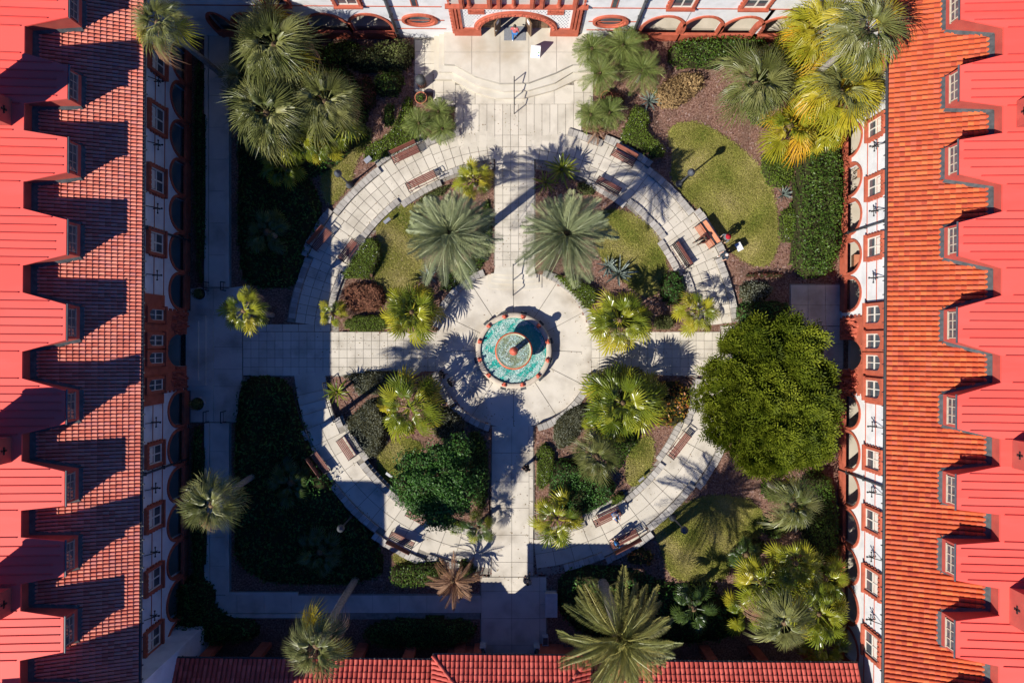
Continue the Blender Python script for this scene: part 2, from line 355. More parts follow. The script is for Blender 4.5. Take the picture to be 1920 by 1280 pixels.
north_path = base_sheet('north_path', [([(852, 196), (1092, 196), (1092, 278), (852, 278)], Z0), ([(926, 278), (1004, 278), (1004, 502), (926, 502)], Z0)])
grid_path(north_path, lin(854, 1090, 16), [196, 254, 276], Z0, M['paver'])
grid_path(north_path, lin(928, 1002, 5), lin(276, 502, 15), Z0, M['paver'])
west_path = base_sheet('west_path', [([(a, 612 if a < 620 else 622), (a + 20, 612 if a < 620 else 622), (a + 20, 706), (a, 706)], zpath) for a in range(455, 815, 20)])
grid_path(west_path, lin(456, 816, 24), lin(622, 704, 5), zpath, M['paver'])
for a, b_ in zip(lin(470, 620, 5)[:-1], lin(470, 620, 5)[1:]): add_paver(west_path, [(a + .5, 608), (b_ - .5, 608), (b_ - .5, 621), (a + .5, 621)], .05, M['paver'])
east_path = base_sheet('east_path', [([(a, 622), (a + 20, 622), (a + 20, 706), (a, 706)], zpath) for a in range(1108, 1350, 20)])
grid_path(east_path, lin(1110, 1350, 16), lin(622, 704, 5), zpath, M['paver'])
east_walk = base_sheet('east_walk', [([(1350, 610), (1582, 610), (1582, 712), (1350, 712)], Z0), ([(1480, 532), (1582, 532), (1582, 610), (1480, 610)], Z0)])
grid_path(east_walk, lin(1352, 1580, 6), [612, 645, 678, 710], Z0, M['slab'], name='slab'); grid_path(east_walk, lin(1482, 1580, 3), [534, 572, 611], Z0, M['slab'], name='slab')
south_path = base_sheet('south_path', [([(920, a), (1002, a), (1002, a + 20), (920, a + 20)], zpath) for a in range(796, 1076, 20)] + [([(900, 1076), (1026, 1076), (1026, 1235), (900, 1235)], Z0)])
grid_path(south_path, [922, 959.5, 992], [800, 850, 903, 952, 1002, 1053, 1080], zpath, M['slab'], name='slab')
grid_path(south_path, [992, 1000], lin(800, 1078, 12), zpath, M['slab'], name='slab')
grid_path(south_path, [902, 959.5, 1012], [1081, 1107, 1158, 1208, 1234], Z0, M['slab'], name='slab'); grid_path(south_path, [1012, 1024], lin(1081, 1234, 6), Z0, M['slab'], name='slab')

# plaza: twelve wedge slabs with radial joints round the fountain, an outer ring of slabs beyond
def wedge(parent, r0, r1, a0, a1, zt, m, name, seg=4, gap=.5, zb=.1):
    mb = MB(); top = []
    for r, rev in ((r0, False), (r1, True)):
        g_ = gap / r * 180 / pi
        for k in range(seg + 1):
            kk = seg - k if rev else k
            a = (a0 + g_) + (a1 - a0 - 2 * g_) * kk / seg
            top.append(PC(r + (gap if not rev else -gap), a, 0))
    zf = zt if callable(zt) else (lambda a: zt)
    v = []
    for dz in (-zb, 0):
        for i, p in enumerate(top):
            k = i if i <= seg else 2 * seg + 1 - i
            v.append((p.x, p.y, zf(a0 + (a1 - a0) * k / seg) + dz))
    n = len(top); quads = [tuple(reversed([k, k + 1, 2 * seg - k, 2 * seg + 1 - k])) for k in range(seg)]
    fs = [tuple(n + i for i in reversed(q)) for q in quads] if False else [tuple(n + i for i in q) for q in quads]
    fs += [(i, (i + 1) % n, n + (i + 1) % n, n + i) for i in range(n)]
    mb.add(v, fs)
    o = mb.build(name, m, parent)
    bm = bmesh.new(); bm.from_mesh(o.data); bmesh.ops.recalc_face_normals(bm, faces=bm.faces)
    if max(bm.faces, key=lambda f: f.calc_center_median().z).normal.z < 0: bmesh.ops.reverse_faces(bm, faces=bm.faces)
    bm.to_mesh(o.data); bm.free(); return o
mb = MB(); mb.prism([PC(153, a).xy for a in range(0, 360, 6)], SINK - .2, SINK + .01); plaza = tag(mb.build('plaza', M['joint']), kind='structure')
angs = [90, 57, 28, -2, -27, -57, -90, -122, -150, -178, -206, -237, -270]
for a0, a1 in zip(angs[:-1], angs[1:]):
    wedge(plaza, 60, 149, a1, a0, SINK + .05 + RND.uniform(-.004, .004), M['slab'], 'slab', 8)
for px0, px1 in ((816, 834), (1092, 1110)):
    grid_path(plaza, [px0, px1], [624, 648, 672, 702], lambda a, b_: SINK + .008, M['slab'], name='slab')

# plaza steps on the north side
def slab_poly(name, poly, z0, z1, m, parent=None, kind=None):
    mb = MB(); mb.prism([P(a, b_, 0).xy for a, b_ in poly], z0, z1); o = mb.build(name, m, parent)
    return tag(o, kind=kind) if kind else o
psteps = slab_poly('plaza_steps', [(928, 500), (1002, 500), (1004, 514), (926, 514)], SINK - .1, .046, M['terrace'], kind='structure')
for k, (y, ex, z) in enumerate([(521, 2, -.09), (529, 6, -.2), (539, 12, -.31)]):
    slab_poly('step', [(926 - ex, 512), (1004 + ex, 512)] + [(1004 + ex - t * (78 + 2 * ex), y + 3 * sin(pi * t)) for t in lin(0, 1, 8)], SINK - .1, z, M['terrace'], psteps)

# ring path in four arcs
BAYS = [(24, 37), (53, 67), (113, 127), (143, 156), (204, 217), (233, 247), (293, 307), (323, 336)]
def inbay(a): a %= 360; return any(p < a < q for p, q in BAYS)
def zring(a):
    a %= 360
    if 180 < a < 262: return .45 * sstep(0, 1, (a - 200) / .01) * (1 - sstep(228, 258, a)) if a > 200 else 0.0
    return 0.0
def ring_arc(name, a0, a1, da, nrad, m, nm):
    mb = MB(); n = int((a1 - a0) / 2)
    for k in range(n):
        p, q = a0 + (a1 - a0) * k / n, a0 + (a1 - a0) * (k + 1) / n
        zz = [zring(p) + .012, zring(q) + .012]
        c = [PC(340, p), PC(428, p), PC(428, q), PC(340, q)]; h = [zz[0], zz[0], zz[1], zz[1]]
        mb.quad(*[(v.x, v.y, z) for v, z in zip(c, h)])
    o = tag(mb.build(name, M['joint']), kind='structure')
    n = max(1, round((a1 - a0) / da))
    for k in range(n):
        p, q = a0 + (a1 - a0) * k / n, a0 + (a1 - a0) * (k + 1) / n
        r0, r1 = (347, 423) if inbay((p + q) / 2) else (358, 412)
        for i in range(nrad):
            dz = RND.uniform(-.006, .006)
            wedge(o, r0 + (r1 - r0) * i / nrad, r0 + (r1 - r0) * (i + 1) / nrad, p, q, lambda a, dz=dz: zring(a) + .05 + dz, m, nm, 2, .45, .07)
    return o
ring_nw = ring_arc('ring_path', 95, 173, 2.5, 3, M['paver'], 'paver')
ring_ne = ring_arc('ring_path', 7, 85, 2.5, 3, M['paver'], 'paver')
ring_sw = ring_arc('ring_path', 201, 264, 5, 2, M['paver'], 'paver')
ring_se = ring_arc('ring_path', 276, 352, 5, 2, M['paver'], 'paver')
# stairs up from the west path to the south west arc
st = None
for k, (p, q, z) in enumerate([(186.5, 192, .05), (192, 194.7, .16), (194.7, 197.4, .28), (197.4, 201, .40)]):
    mbx = wedge(st, 356, 414, p, q, z, M['paver'], 'step' if st else 'ring_steps', 3, .2, .45)
    if st is None: st = tag(mbx, kind='structure')
for (cx_, cy_, w_, h_) in ((560, 640, 0, 0),): pass

M['coping_s'] = mat('terrace edge', [(.36, .33, .28), (.44, .40, .34)], .9, scale=3)
# entrance terrace with three curved steps
T1 = [(835, 66), (835, 130), (855, 131), (892, 152), (937, 165), (991, 164), (1040, 146), (1073, 130), (1098, 130), (1098, 66)]
T2 = [(825, 66), (824, 141), (849, 141), (892, 165), (944, 177), (991, 175), (1040, 161), (1073, 141), (1106, 141), (1106, 66)]
T3 = [(815, 66), (814, 152), (848, 152), (892, 176), (930, 187), (982, 187), (1038, 172), (1079, 153), (1112, 153), (1112, 66)]
terrace = slab_poly('entrance_terrace', T1, -.1, .845, M['coping_s'], kind='structure')
slab_poly('step', T3, -.1, .30, M['terrace'], terrace); slab_poly('step', T2, -.1, .585, M['terrace'], terrace)
def half_above(y, x): return y
txs = [835, 886, 938, 991, 1042, 1098]
def edge_y(x):
    pts = T1[1:9]
    for (xa, ya), (xb, yb) in zip(pts[:-1], pts[1:]):
        if xa <= x <= xb and xb > xa: return ya + (yb - ya) * (x - xa) / (xb - xa)
    return 130
for a, b_ in zip(txs[:-1], txs[1:]):
    for y0, y1 in ((56, 108), (108, None)):
        g_ = .45
        if y1: poly = [(a + g_, y0 + g_), (b_ - g_, y0 + g_), (b_ - g_, y1 - g_), (a + g_, y1 - g_)]
        else: poly = [(a + g_, y0 + g_), (b_ - g_, y0 + g_)] + [(x, edge_y(x) - g_) for x in lin(b_ - g_, a + g_, 8)]
        slab_poly('slab', poly, .8, .87 + RND.uniform(-.003, .003), M['terrace'], terrace)
base_sheet('forecourt', [([(776, 66), (1112, 66), (1112, 174), (776, 174)], Z0), ([(812, 174), (1112, 174), (1112, 200), (812, 200)], Z0)])
fore = bpy.data.objects['forecourt']
grid_path(fore, [778, 796, 815], [76, 98, 120, 140], Z0, M['terrace'], name='slab')
grid_path(fore, [778, 796, 812], [140, 153, 172], Z0, M['terrace'], name='slab')
grid_path(fore, [812, 832, 854], [152, 174, 197], Z0, M['paver']); grid_path(fore, [1076, 1094, 1112], [152, 174, 197], Z0, M['paver'])
grid_path(fore, lin(854, 1076, 6), [160, 196], Z0, M['paver'])

# walks along the west wing and the south side
west_walk = base_sheet('west_walk', [([(384, 40), (434, 40), (434, 540), (384, 540)], Z0), ([(384, 790), (434, 790), (434, 1160), (384, 1160)], Z0), ([(356, 540), (470, 540), (470, 792), (356, 792)], Z0), ([(434, 1112), (902, 1112), (902, 1160), (434, 1160)], Z0)])
grid_path(west_walk, [392, 424], lin(60, 538, 8), Z0, M['slab'], name='slab'); grid_path(west_walk, [394, 424], lin(792, 1114, 6), Z0, M['slab'], name='slab')
grid_path(west_walk, lin(394, 902, 10), [1115, 1148], Z0, M['slab'], name='slab')
grid_path(west_walk, [358, 401, 455], [541, 590, 650, 692, 724, 791], Z0, M['slab'], name='slab')
for (x0, x1, y0, y1) in ((385, 391.5, 60, 538), (424.5, 431, 60, 538), (385, 393.5, 792, 1156), (424.5, 431, 792, 1114), (394, 600, 1149, 1156), (431, 560, 1108, 1114.5)):
    n = max(1, round(max(x1 - x0, y1 - y0) / 48))
    for k in range(n):
        f0, f1 = k / n, (k + 1) / n; mb = MB()
        q = [(x0, y0 + (y1 - y0) * f0 + .4), (x1, y0 + (y1 - y0) * f0 + .4), (x1, y0 + (y1 - y0) * f1), (x0, y0 + (y1 - y0) * f1)] if y1 - y0 > x1 - x0 else \
            [(x0 + (x1 - x0) * f0 + .4, y0), (x0 + (x1 - x0) * f1, y0), (x0 + (x1 - x0) * f1, y1), (x0 + (x1 - x0) * f0 + .4, y1)]
        mb.prism([P(a, b_, 0).xy for a, b_ in q], -.1, .17); mb.build('kerb', M['slab'], west_walk)
wsteps = slab_poly('west_steps', [(354, 583), (401, 583), (401, 732), (354, 732)], -.1, .16, M['slab'], kind='structure')
slab_poly('step', [(354, 592), (389, 592), (389, 722), (354, 722)], .1, .30, M['slab'], wsteps); slab_poly('step', [(354, 602), (377, 602), (377, 712), (354, 712)], .2, .44, M['slab'], wsteps)
slab_poly('step', [(430, 540), (470, 535), (470, 556), (440, 556)], -.05, .1, M['slab'], wsteps)

# ------------------------------------------------------------------ low walls with coping stones
def coping_wall(name, label, r0, r1, a0, a1, zb, zt, out=0, n=None, skip=None):
    root = thing(name, label, 'low wall', tuple(PC((r0 + r1) / 2, (a0 + a1) / 2, 0)))
    root.location = (0, 0, 0)
    n = n or max(3, round((a1 - a0) * pi / 180 * r0 / 9.5))
    for k in range(n):
        p, q = a0 + (a1 - a0) * k / n, a0 + (a1 - a0) * (k + 1) / n; m_ = (p + q) / 2
        dr = out if (out and inbay(m_)) else 0
        dz = zring(m_) if r0 > 300 else 0
        wedge(root, r0 + dr, r1 + dr + RND.uniform(-.8, .8), p, q, zt + dz + RND.uniform(-.012, .012), M['coping'], 'coping_stone', 1, .35, zt - zb + .02)
        if dr and k and inbay(m_) and not inbay(m_ - (a1 - a0) / n):
            pass
    return root
for nm, a0, a1 in (('north west', 111, 164), ('north east', 16, 69), ('south east', 287, 342), ('south west', 196, 253)):
    coping_wall('plaza_wall', f'curved {nm} retaining wall of grey coping stones at the fountain plaza edge', 148, 161, a0, a1, SINK - .1, .12)
for nm, a0, a1 in (('north west', 104, 172), ('north east', 8, 76), ('south west', 201, 258), ('south east', 283, 351)):
    coping_wall('path_wall', f'outer low wall of coping stones along the {nm} arc of the ring path', 412, 425, a0, a1, -.1, .22, out=12)
    coping_wall('path_wall', f'inner low wall of coping stones along the {nm} arc of the ring path', 345, 357, a0, a1, -.1, .20, out=-11)

# ------------------------------------------------------------------ lawns
def inside(poly, x, y):
    c = False; n = len(poly); j = n - 1
    for i in range(n):
        xi, yi = poly[i]; xj, yj = poly[j]
        if (yi > y) != (yj > y) and x < (xj - xi) * (y - yi) / (yj - yi) + xi: c = not c
        j = i
    return c
def smooth_poly(poly, it=2):
    for _ in range(it):
        n = len(poly); o = []
        for i in range(n):
            a, b_ = poly[i], poly[(i + 1) % n]
            o += [(a[0] * .75 + b_[0] * .25, a[1] * .75 + b_[1] * .25), (a[0] * .25 + b_[0] * .75, a[1] * .25 + b_[1] * .75)]
        poly = o
    return poly
def lawn(poly, m, label, dens=1.0):
    poly = smooth_poly(poly); mb = MB()
    pts = [P(a, b_, 0) for a, b_ in poly]; c = sum(pts, Vector()) / len(pts)
    bm = bmesh.new(); f = bm.faces.new([bm.verts.new((p.x, p.y, .03)) for p in pts]); bm.normal_update()
    if f.normal.z < 0: f.normal_flip()
    bmesh.ops.triangulate(bm, faces=bm.faces); me = bpy.data.meshes.new('lawn'); bm.to_mesh(me); bm.free(); me.materials.append(m)
    o = tag(link(bpy.data.objects.new('lawn', me)), kind='structure')
    xs, ys = [p[0] for p in poly], [p[1] for p in poly]; want = int((max(xs) - min(xs)) * (max(ys) - min(ys)) * 1.1 * dens); q = []
    for _ in range(want):
        a, b_ = RND.uniform(min(xs), max(xs)), RND.uniform(min(ys), max(ys))
        if inside(poly, a, b_): q.append(P(a + RND.gauss(0, 2.5), b_ + RND.gauss(0, 2.5), 0))
    n = len(q); cc = np.array([(p.x, p.y, .03) for p in q]); a = NR.uniform(0, 2 * pi, n); l = NR.uniform(.05, .13, n)
    w = np.stack([np.cos(a) * .022, np.sin(a) * .022, 0 * a], 1); t = np.stack([-np.sin(a) * l, np.cos(a) * l, NR.uniform(.03, .09, n)], 1)
    v = np.stack([cc - w, cc + w, cc + t + w * .3, cc + t - w * .3], 1).reshape(-1, 3)
    go = bpy.data.objects.new('grass_tufts', arr_mesh('grass_tufts', v, np.arange(4 * n).reshape(-1, 4), M['blade'], np.clip(.45 * NR.uniform(0, 1, n) + .28 + .17 * np.sin(cc[:, 0] * 1.3 + 2 * np.sin(cc[:, 1] * .9)) + .15 * np.sin(cc[:, 1] * 2.1 + 1.5 * np.sin(cc[:, 0] * 1.7)), 0, 1)))
    tag(link(go), label, 'grass', kind='stuff')
lawn([(655, 265), (690, 235), (700, 255), (668, 300), (655, 345), (632, 378), (610, 385), (600, 330), (625, 280)], M['drygrass'], 'dry straw coloured grass inside the north west corner bed')
lawn([(700, 420), (760, 380), (800, 390), (790, 470), (795, 520), (745, 560), (715, 545), (700, 520), (715, 480), (713, 450)], M['drygrass'], 'dry tan grass west of the left feathery date palm')
lawn([(1110, 400), (1160, 390), (1215, 418), (1250, 480), (1247, 530), (1215, 565), (1160, 520), (1120, 480)], M['grass'], 'grass plot east of the right feathery date palm')
lawn([(1258, 235), (1300, 228), (1340, 245), (1390, 280), (1430, 320), (1455, 380), (1458, 460), (1445, 492), (1425, 502), (1385, 485), (1355, 450), (1330, 410), (1280, 365), (1255, 330), (1265, 290), (1252, 260)], M['grass'], 'large curved lawn grass inside the north east beds', 1.2)
lawn([(1222, 985), (1260, 955), (1330, 925), (1410, 935), (1435, 970), (1425, 1005), (1370, 1040), (1362, 1088), (1300, 1090), (1255, 1082), (1245, 1040)], M['grass'], 'lawn grass under the long palm shadow, south east')
lawn([(1180, 840), (1222, 810), (1228, 850), (1215, 890), (1185, 918), (1170, 890)], M['grass'], 'small grass strip inside the south east quadrant')
lawn([(706, 850), (740, 822), (790, 825), (790, 850), (750, 890), (750, 935), (712, 890)], M['grass'], 'small grass patch beside the round dark green tree')
lawn([(736, 1032), (765, 1045), (760, 1060), (738, 1056)], M['drygrass'], 'tiny grass corner below the south west benches')

def litter():
    n = 1500; q = []
    while len(q) < n:
        a = NR.uniform(0, 2 * pi); r = abs(NR.normal(0, 1)); px, py = NR.uniform(560, 1400), NR.uniform(190, 1100)
        rr = hypot(px - CX, py - CY); on = (345 < rr < 425) or rr < 150 or abs(px - CX) < 40 or abs(py - 663) < 38
        if not on or (rr < 75): continue
        if NR.uniform() > .25 and 365 < rr < 405: continue
        if NR.uniform() > .3 and rr < 125: continue
        deg = atan2(CY - py, px - CX) * 180 / pi
        z = (SINK if rr < 152 else zring(deg) if rr > 340 else zpath(px, py)) + .062
        p = P(px, py, 0); q.append((p.x, p.y, z))
    c = np.array(q); a = NR.uniform(0, pi, n); l = NR.uniform(.02, .07, n); w = l * .4
    dx = np.stack([np.cos(a) * l, np.sin(a) * l, 0 * a], 1); dy = np.stack([-np.sin(a) * w, np.cos(a) * w, NR.uniform(0, .01, n)], 1)
    v = np.stack([c - dx, c - dy, c + dx, c + dy], 1).reshape(-1, 3)
    tag(link(bpy.data.objects.new('leaf_litter', arr_mesh('leaf_litter', v, np.arange(4 * n).reshape(-1, 4), M['litter'], NR.uniform(0, 1, n)))), 'small dry leaves scattered over the paths and plaza', 'leaf litter', kind='stuff')
litter()

# ------------------------------------------------------------------ buildings
XW, XE, YN = 22.3, 22.65, 20.85                       # facade planes
ZE, SL = 9.0, 0.35                                   # eave height, tile roof slope
WE = {-1: 20.63, 1: 20.85}                           # eave distance from the middle
WD, WN, ZD, ZN = 23.25, 25.4, 11.45, 11.6             # dormer front, notch wall, their roof heights
def TW(s, d, z): return (-XW - d, s, z)              # wall frames: s along, d into the wall, z up
def TE(s, d, z): return (XE + d, s, z)
def TN(s, d, z): return (s, YN + d, z)
def yat(side, py, z):                                # plan Y of photo row py on the west / east facade at height z
    X = (-XW if side < 0 else XE) / ((H - z) / F)
    # solve for v with rotated X fixed
    u = (X + (640 - py) * sin(ROLL)) / cos(ROLL)
    return (u * sin(ROLL) + (640 - py) * cos(ROLL)) * (H - z) / F
def yw(side, px, py, z): return P(px, py, z).y
def xat(px, z, Y=YN): return (px - 960) * (H - z) / F - Y * 0 + (-(640 - 60) * sin(ROLL)) * (H - z) / F

def arch_fill(mb, T, s0, s1, zs, rise, ztop, d0, d1, n=14):
    """spandrel above an elliptical arch, with soffit"""
    c, a = (s0 + s1) / 2, (s1 - s0) / 2
    pts = [(c - a * cos(pi * k / n), zs + rise * sin(pi * k / n)) for k in range(n + 1)]
    for (sa, za), (sb, zb) in zip(pts[:-1], pts[1:]):
        mb.quad(T(sa, d0, za), T(sb, d0, zb), T(sb, d0, ztop), T(sa, d0, ztop))
        mb.quad(T(sa, d1, za), T(sa, d1, ztop), T(sb, d1, ztop), T(sb, d1, zb))
        mb.quad(T(sa, d0, za), T(sa, d1, za), T(sb, d1, zb), T(sb, d0, zb))
def arch_band(mb, T, s0, s1, zs, rise, wd, d0, d1, n=16, legs=None):
    """raised moulding that follows an arch"""
    c, a = (s0 + s1) / 2, (s1 - s0) / 2
    ins = [(c - a * cos(pi * k / n), zs + rise * sin(pi * k / n)) for k in range(n + 1)]
    out = [(c - (a + wd) * cos(pi * k / n), zs + (rise + wd) * sin(pi * k / n)) for k in range(n + 1)]
    if legs is not None:
        ins = [(s0, legs)] + ins + [(s1, legs)]; out = [(s0 - wd, legs)] + out + [(s1 + wd, legs)]
    for k in range(len(ins) - 1):
        a_, b_, c_, d_ = ins[k], ins[k + 1], out[k + 1], out[k]
        mb.quad(T(a_[0], d0, a_[1]), T(b_[0], d0, b_[1]), T(c_[0], d0, c_[1]), T(d_[0], d0, d_[1]))
        mb.quad(T(d_[0], d0, d_[1]), T(c_[0], d0, c_[1]), T(c_[0], d1, c_[1]), T(d_[0], d1, d_[1]))
        mb.quad(T(a_[0], d0, a_[1]), T(a_[0], d1, a_[1]), T(b_[0], d1, b_[1]), T(b_[0], d0, b_[1]))

def window(root, T, s, w, z0, z1, arched=False, toothed=True, name='window'):
    """surround with toothed edges > sash, pane, sill"""
    f = .17; mb = MB()
    mb.tbox(T, s - w / 2 - f, s - w / 2, -.16, 0, z0, z1); mb.tbox(T, s + w / 2, s + w / 2 + f, -.16, 0, z0, z1)
    if arched:
        arch_fill(mb, T, s - w / 2, s + w / 2, z1 - .45, .4, z1, -.16, -.02, 8); mb.tbox(T, s - w / 2 - f, s + w / 2 + f, -.16, 0, z1 + .002, z1 + .2)
    else:
        mb.tbox(T, s - w / 2 - f, s + w / 2 + f, -.20, 0, z1 + .002, z1 + .24)
        for k in range(5): mb.tbox(T, s - w / 2 + k * w / 5 + .02, s - w / 2 + (k + .7) * w / 5, -.25, -.2, z1 + .05, z1 + .2)
    if toothed:
        for k in range(5):
            za = z0 + (z1 - z0) * (k + .15) / 5; zb = za + (z1 - z0) / 10
            for sg in (-1, 1):
                e = s + sg * (w / 2 + f); mb.tbox(T, min(e, e + sg * .1), max(e, e + sg * .1), -.09, 0, za, zb)
    fr = mb.build(name, M['terracotta'], root)
    mb = MB(); mb.tbox(T, s - w / 2 - f - .06, s + w / 2 + f + .06, -.26, 0, z0 - .16, z0 - .002); mb.build('sill', M['terracotta'], fr)
    mb = MB(); mb.tbox(T, s - w / 2 + .001, s + w / 2 - .001, -.018, -.004, z0, z1); mb.build('pane', M['glass'], fr)
    mb = MB()
    for a, b_ in ((0, .07), (.47, .53), (.93, 1)): mb.tbox(T, s - w / 2 + w * a, s - w / 2 + w * b_, -.06, -.02, z0, z1)
    for t in (0, .47, .93): mb.tbox(T, s - w / 2, s + w / 2, -.055, -.021, z0 + (z1 - z0) * t, z0 + (z1 - z0) * (t + .06))
    if toothed: mb.tbox(T, s - w / 2 + w * .1, s + w / 2 - w * .1, -.03, -.019, z0 + (z1 - z0) * .55, z0 + (z1 - z0) * .92)
    mb.build('sash', M['sash'], fr); return fr

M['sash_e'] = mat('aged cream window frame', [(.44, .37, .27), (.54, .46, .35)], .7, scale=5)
M['sash_shade'] = mat('shade darkened window frame', [(.20, .19, .17), (.28, .26, .23)], .7, scale=5)  # west dormer frames: their shade is put into the darker grey
def relief(root, T, s, z, rs, rz, d=-.14, n=26, name='carved_relief'):
    """lumpy carved ornament: a boss ringed by leaf scrolls"""
    mb = MB(); r = random.Random(int(s * 100) + n)
    def lump(sc, zc, a, h):
        k = 6; ring = [T(sc + a * cos(2 * pi * i / k), -.121, zc + a * .9 * sin(2 * pi * i / k)) for i in range(k)]
        mb.add(ring + [T(sc, d - h, zc)], [(i, (i + 1) % k, k) for i in range(k)])
    lump(s, z, rs * .42, .22)
    for i in range(n):
        a = 2 * pi * i / n * 2.0 + r.uniform(-.2, .2); q = r.uniform(.5, 1.0)
        lump(s + rs * q * cos(a), z + rz * q * sin(a), rs * r.uniform(.13, .24), r.uniform(.05, .15))
    return mb.build(name, M['carved'], root)

def bracket(root, T, s, z):
    mb = MB(); mb.tube([T(s, 0.02, z), T(s, -.55, z + .05)], .035, 6); mb.tube([T(s - .28, -.30, z + .02), T(s + .28, -.30, z + .02)], .03, 6)
    mb.tube([T(s, -.5, z + .02), T(s, -.05, z + .8)], .028, 6); mb.tube([T(s, -.3, z - .25), T(s, -.3, z + .3)], .03, 6)
    for e in (-.28, .28): mb.ball(T(s + e, -.30, z + .02), .06, 6)
    mb.ball(T(s, -.57, z + .05), .07, 6); mb.build('iron_bracket', M['iron'], root)
def downpipe(root, T, s, z0, z1, r=.07, d=-.1):
    mb = MB(); mb.tube([T(s, d, z0), T(s, d, z1)], r, 8); p = mb.build('downpipe', M['pipe'], root, True)
    mb = MB()
    for k in range(4): z = z0 + (z1 - z0) * (k + .5) / 4; mb.tbox(T, s - .11, s + .11, d - r - .02, 0, z, z + .07)
    mb.build('pipe_clamp', M['gutter'], p)

# ---- tile fields
def tile_mesh(L, W, hgt, n=5, mb=None, at=None):
    """one barrel tile in (a, u, n) coordinates: rises a little towards its lower end"""
    vs, fs = [], []
    for e, (u, lift, k) in enumerate(((0, .05, 1.0), (L, .012, .86))):
        for i in range(n + 1):
            t = pi * i / n; vs.append((-W / 2 * k * cos(t), u, hgt * k * sin(t) + lift))
    for i in range(n): fs.append((i, i + 1, n + 2 + i, n + 1 + i))
    fs.append(tuple(range(n, -1, -1)))
    return vs, fs
def tile_field(root, O, A, U, la, lu, pitch, step, m_one, m_many, keep, rank, hgt=.075, singles=300, jit=.012):
    """rows along A, courses up U from the eave corner O. keep(x, y): is this spot open roof; rank: which tiles show largest"""
    A, U, O = Vector(A).normalized(), Vector(U).normalized(), Vector(O); N_ = A.cross(U)
    if N_.z < 0: N_ = -N_
    vs, fs = tile_mesh(step * 1.12, pitch * .86, hgt)
    flip = A.cross(U).dot(N_) < 0
    quads = [f for f in fs if len(f) == 4]
    cells = []
    for i in range(int(la / pitch)):
        for j in range(int(lu / step)):
            c = O + A * ((i + .5) * pitch) + U * ((j + .0) * step)
            mid = c + U * step * .5
            if keep(mid.x, mid.y): cells.append((rank(mid), i, j, c))
    cells.sort(key=lambda t: t[0])
    me = bpy.data.meshes.new('roof_tile')
    me.from_pydata(vs, [], [f[::-1] if flip else f for f in fs]); me.materials.append(m_one); me.update()
    Bm = Matrix((A, U, N_)).transposed()
    for r, i, j, c in cells[:singles]:
        o = bpy.data.objects.new('roof_tile', me)
        o.matrix_local = Matrix.Translation(c + N_ * RND.uniform(0, jit) - root.location) @ Bm.to_4x4() @ Matrix.Rotation(RND.uniform(-.012, .012), 4, 'Z')
        link(o, root)
    rest = cells[singles:]
    if rest:
        base = np.array(vs); n = len(base); k = len(rest)
        C = np.array([tuple(c + N_ * RND.uniform(0, jit) - root.location) for _, _, _, c in rest])
        Bn = np.array([list(A), list(U), list(N_)])
        v = (C[:, None, :] + (base @ Bn)[None]).reshape(-1, 3)
        q = np.array([f[::-1] if flip else f for f in quads]); val = np.repeat(NR.uniform(0, 1, k), len(q))
        q = (np.arange(k)[:, None, None] * n + q[None]).reshape(-1, 4)
        tag(link(bpy.data.objects.new('roof_tiles', arr_mesh('roof_tiles', v, q, m_many, val)), root), kind='stuff')

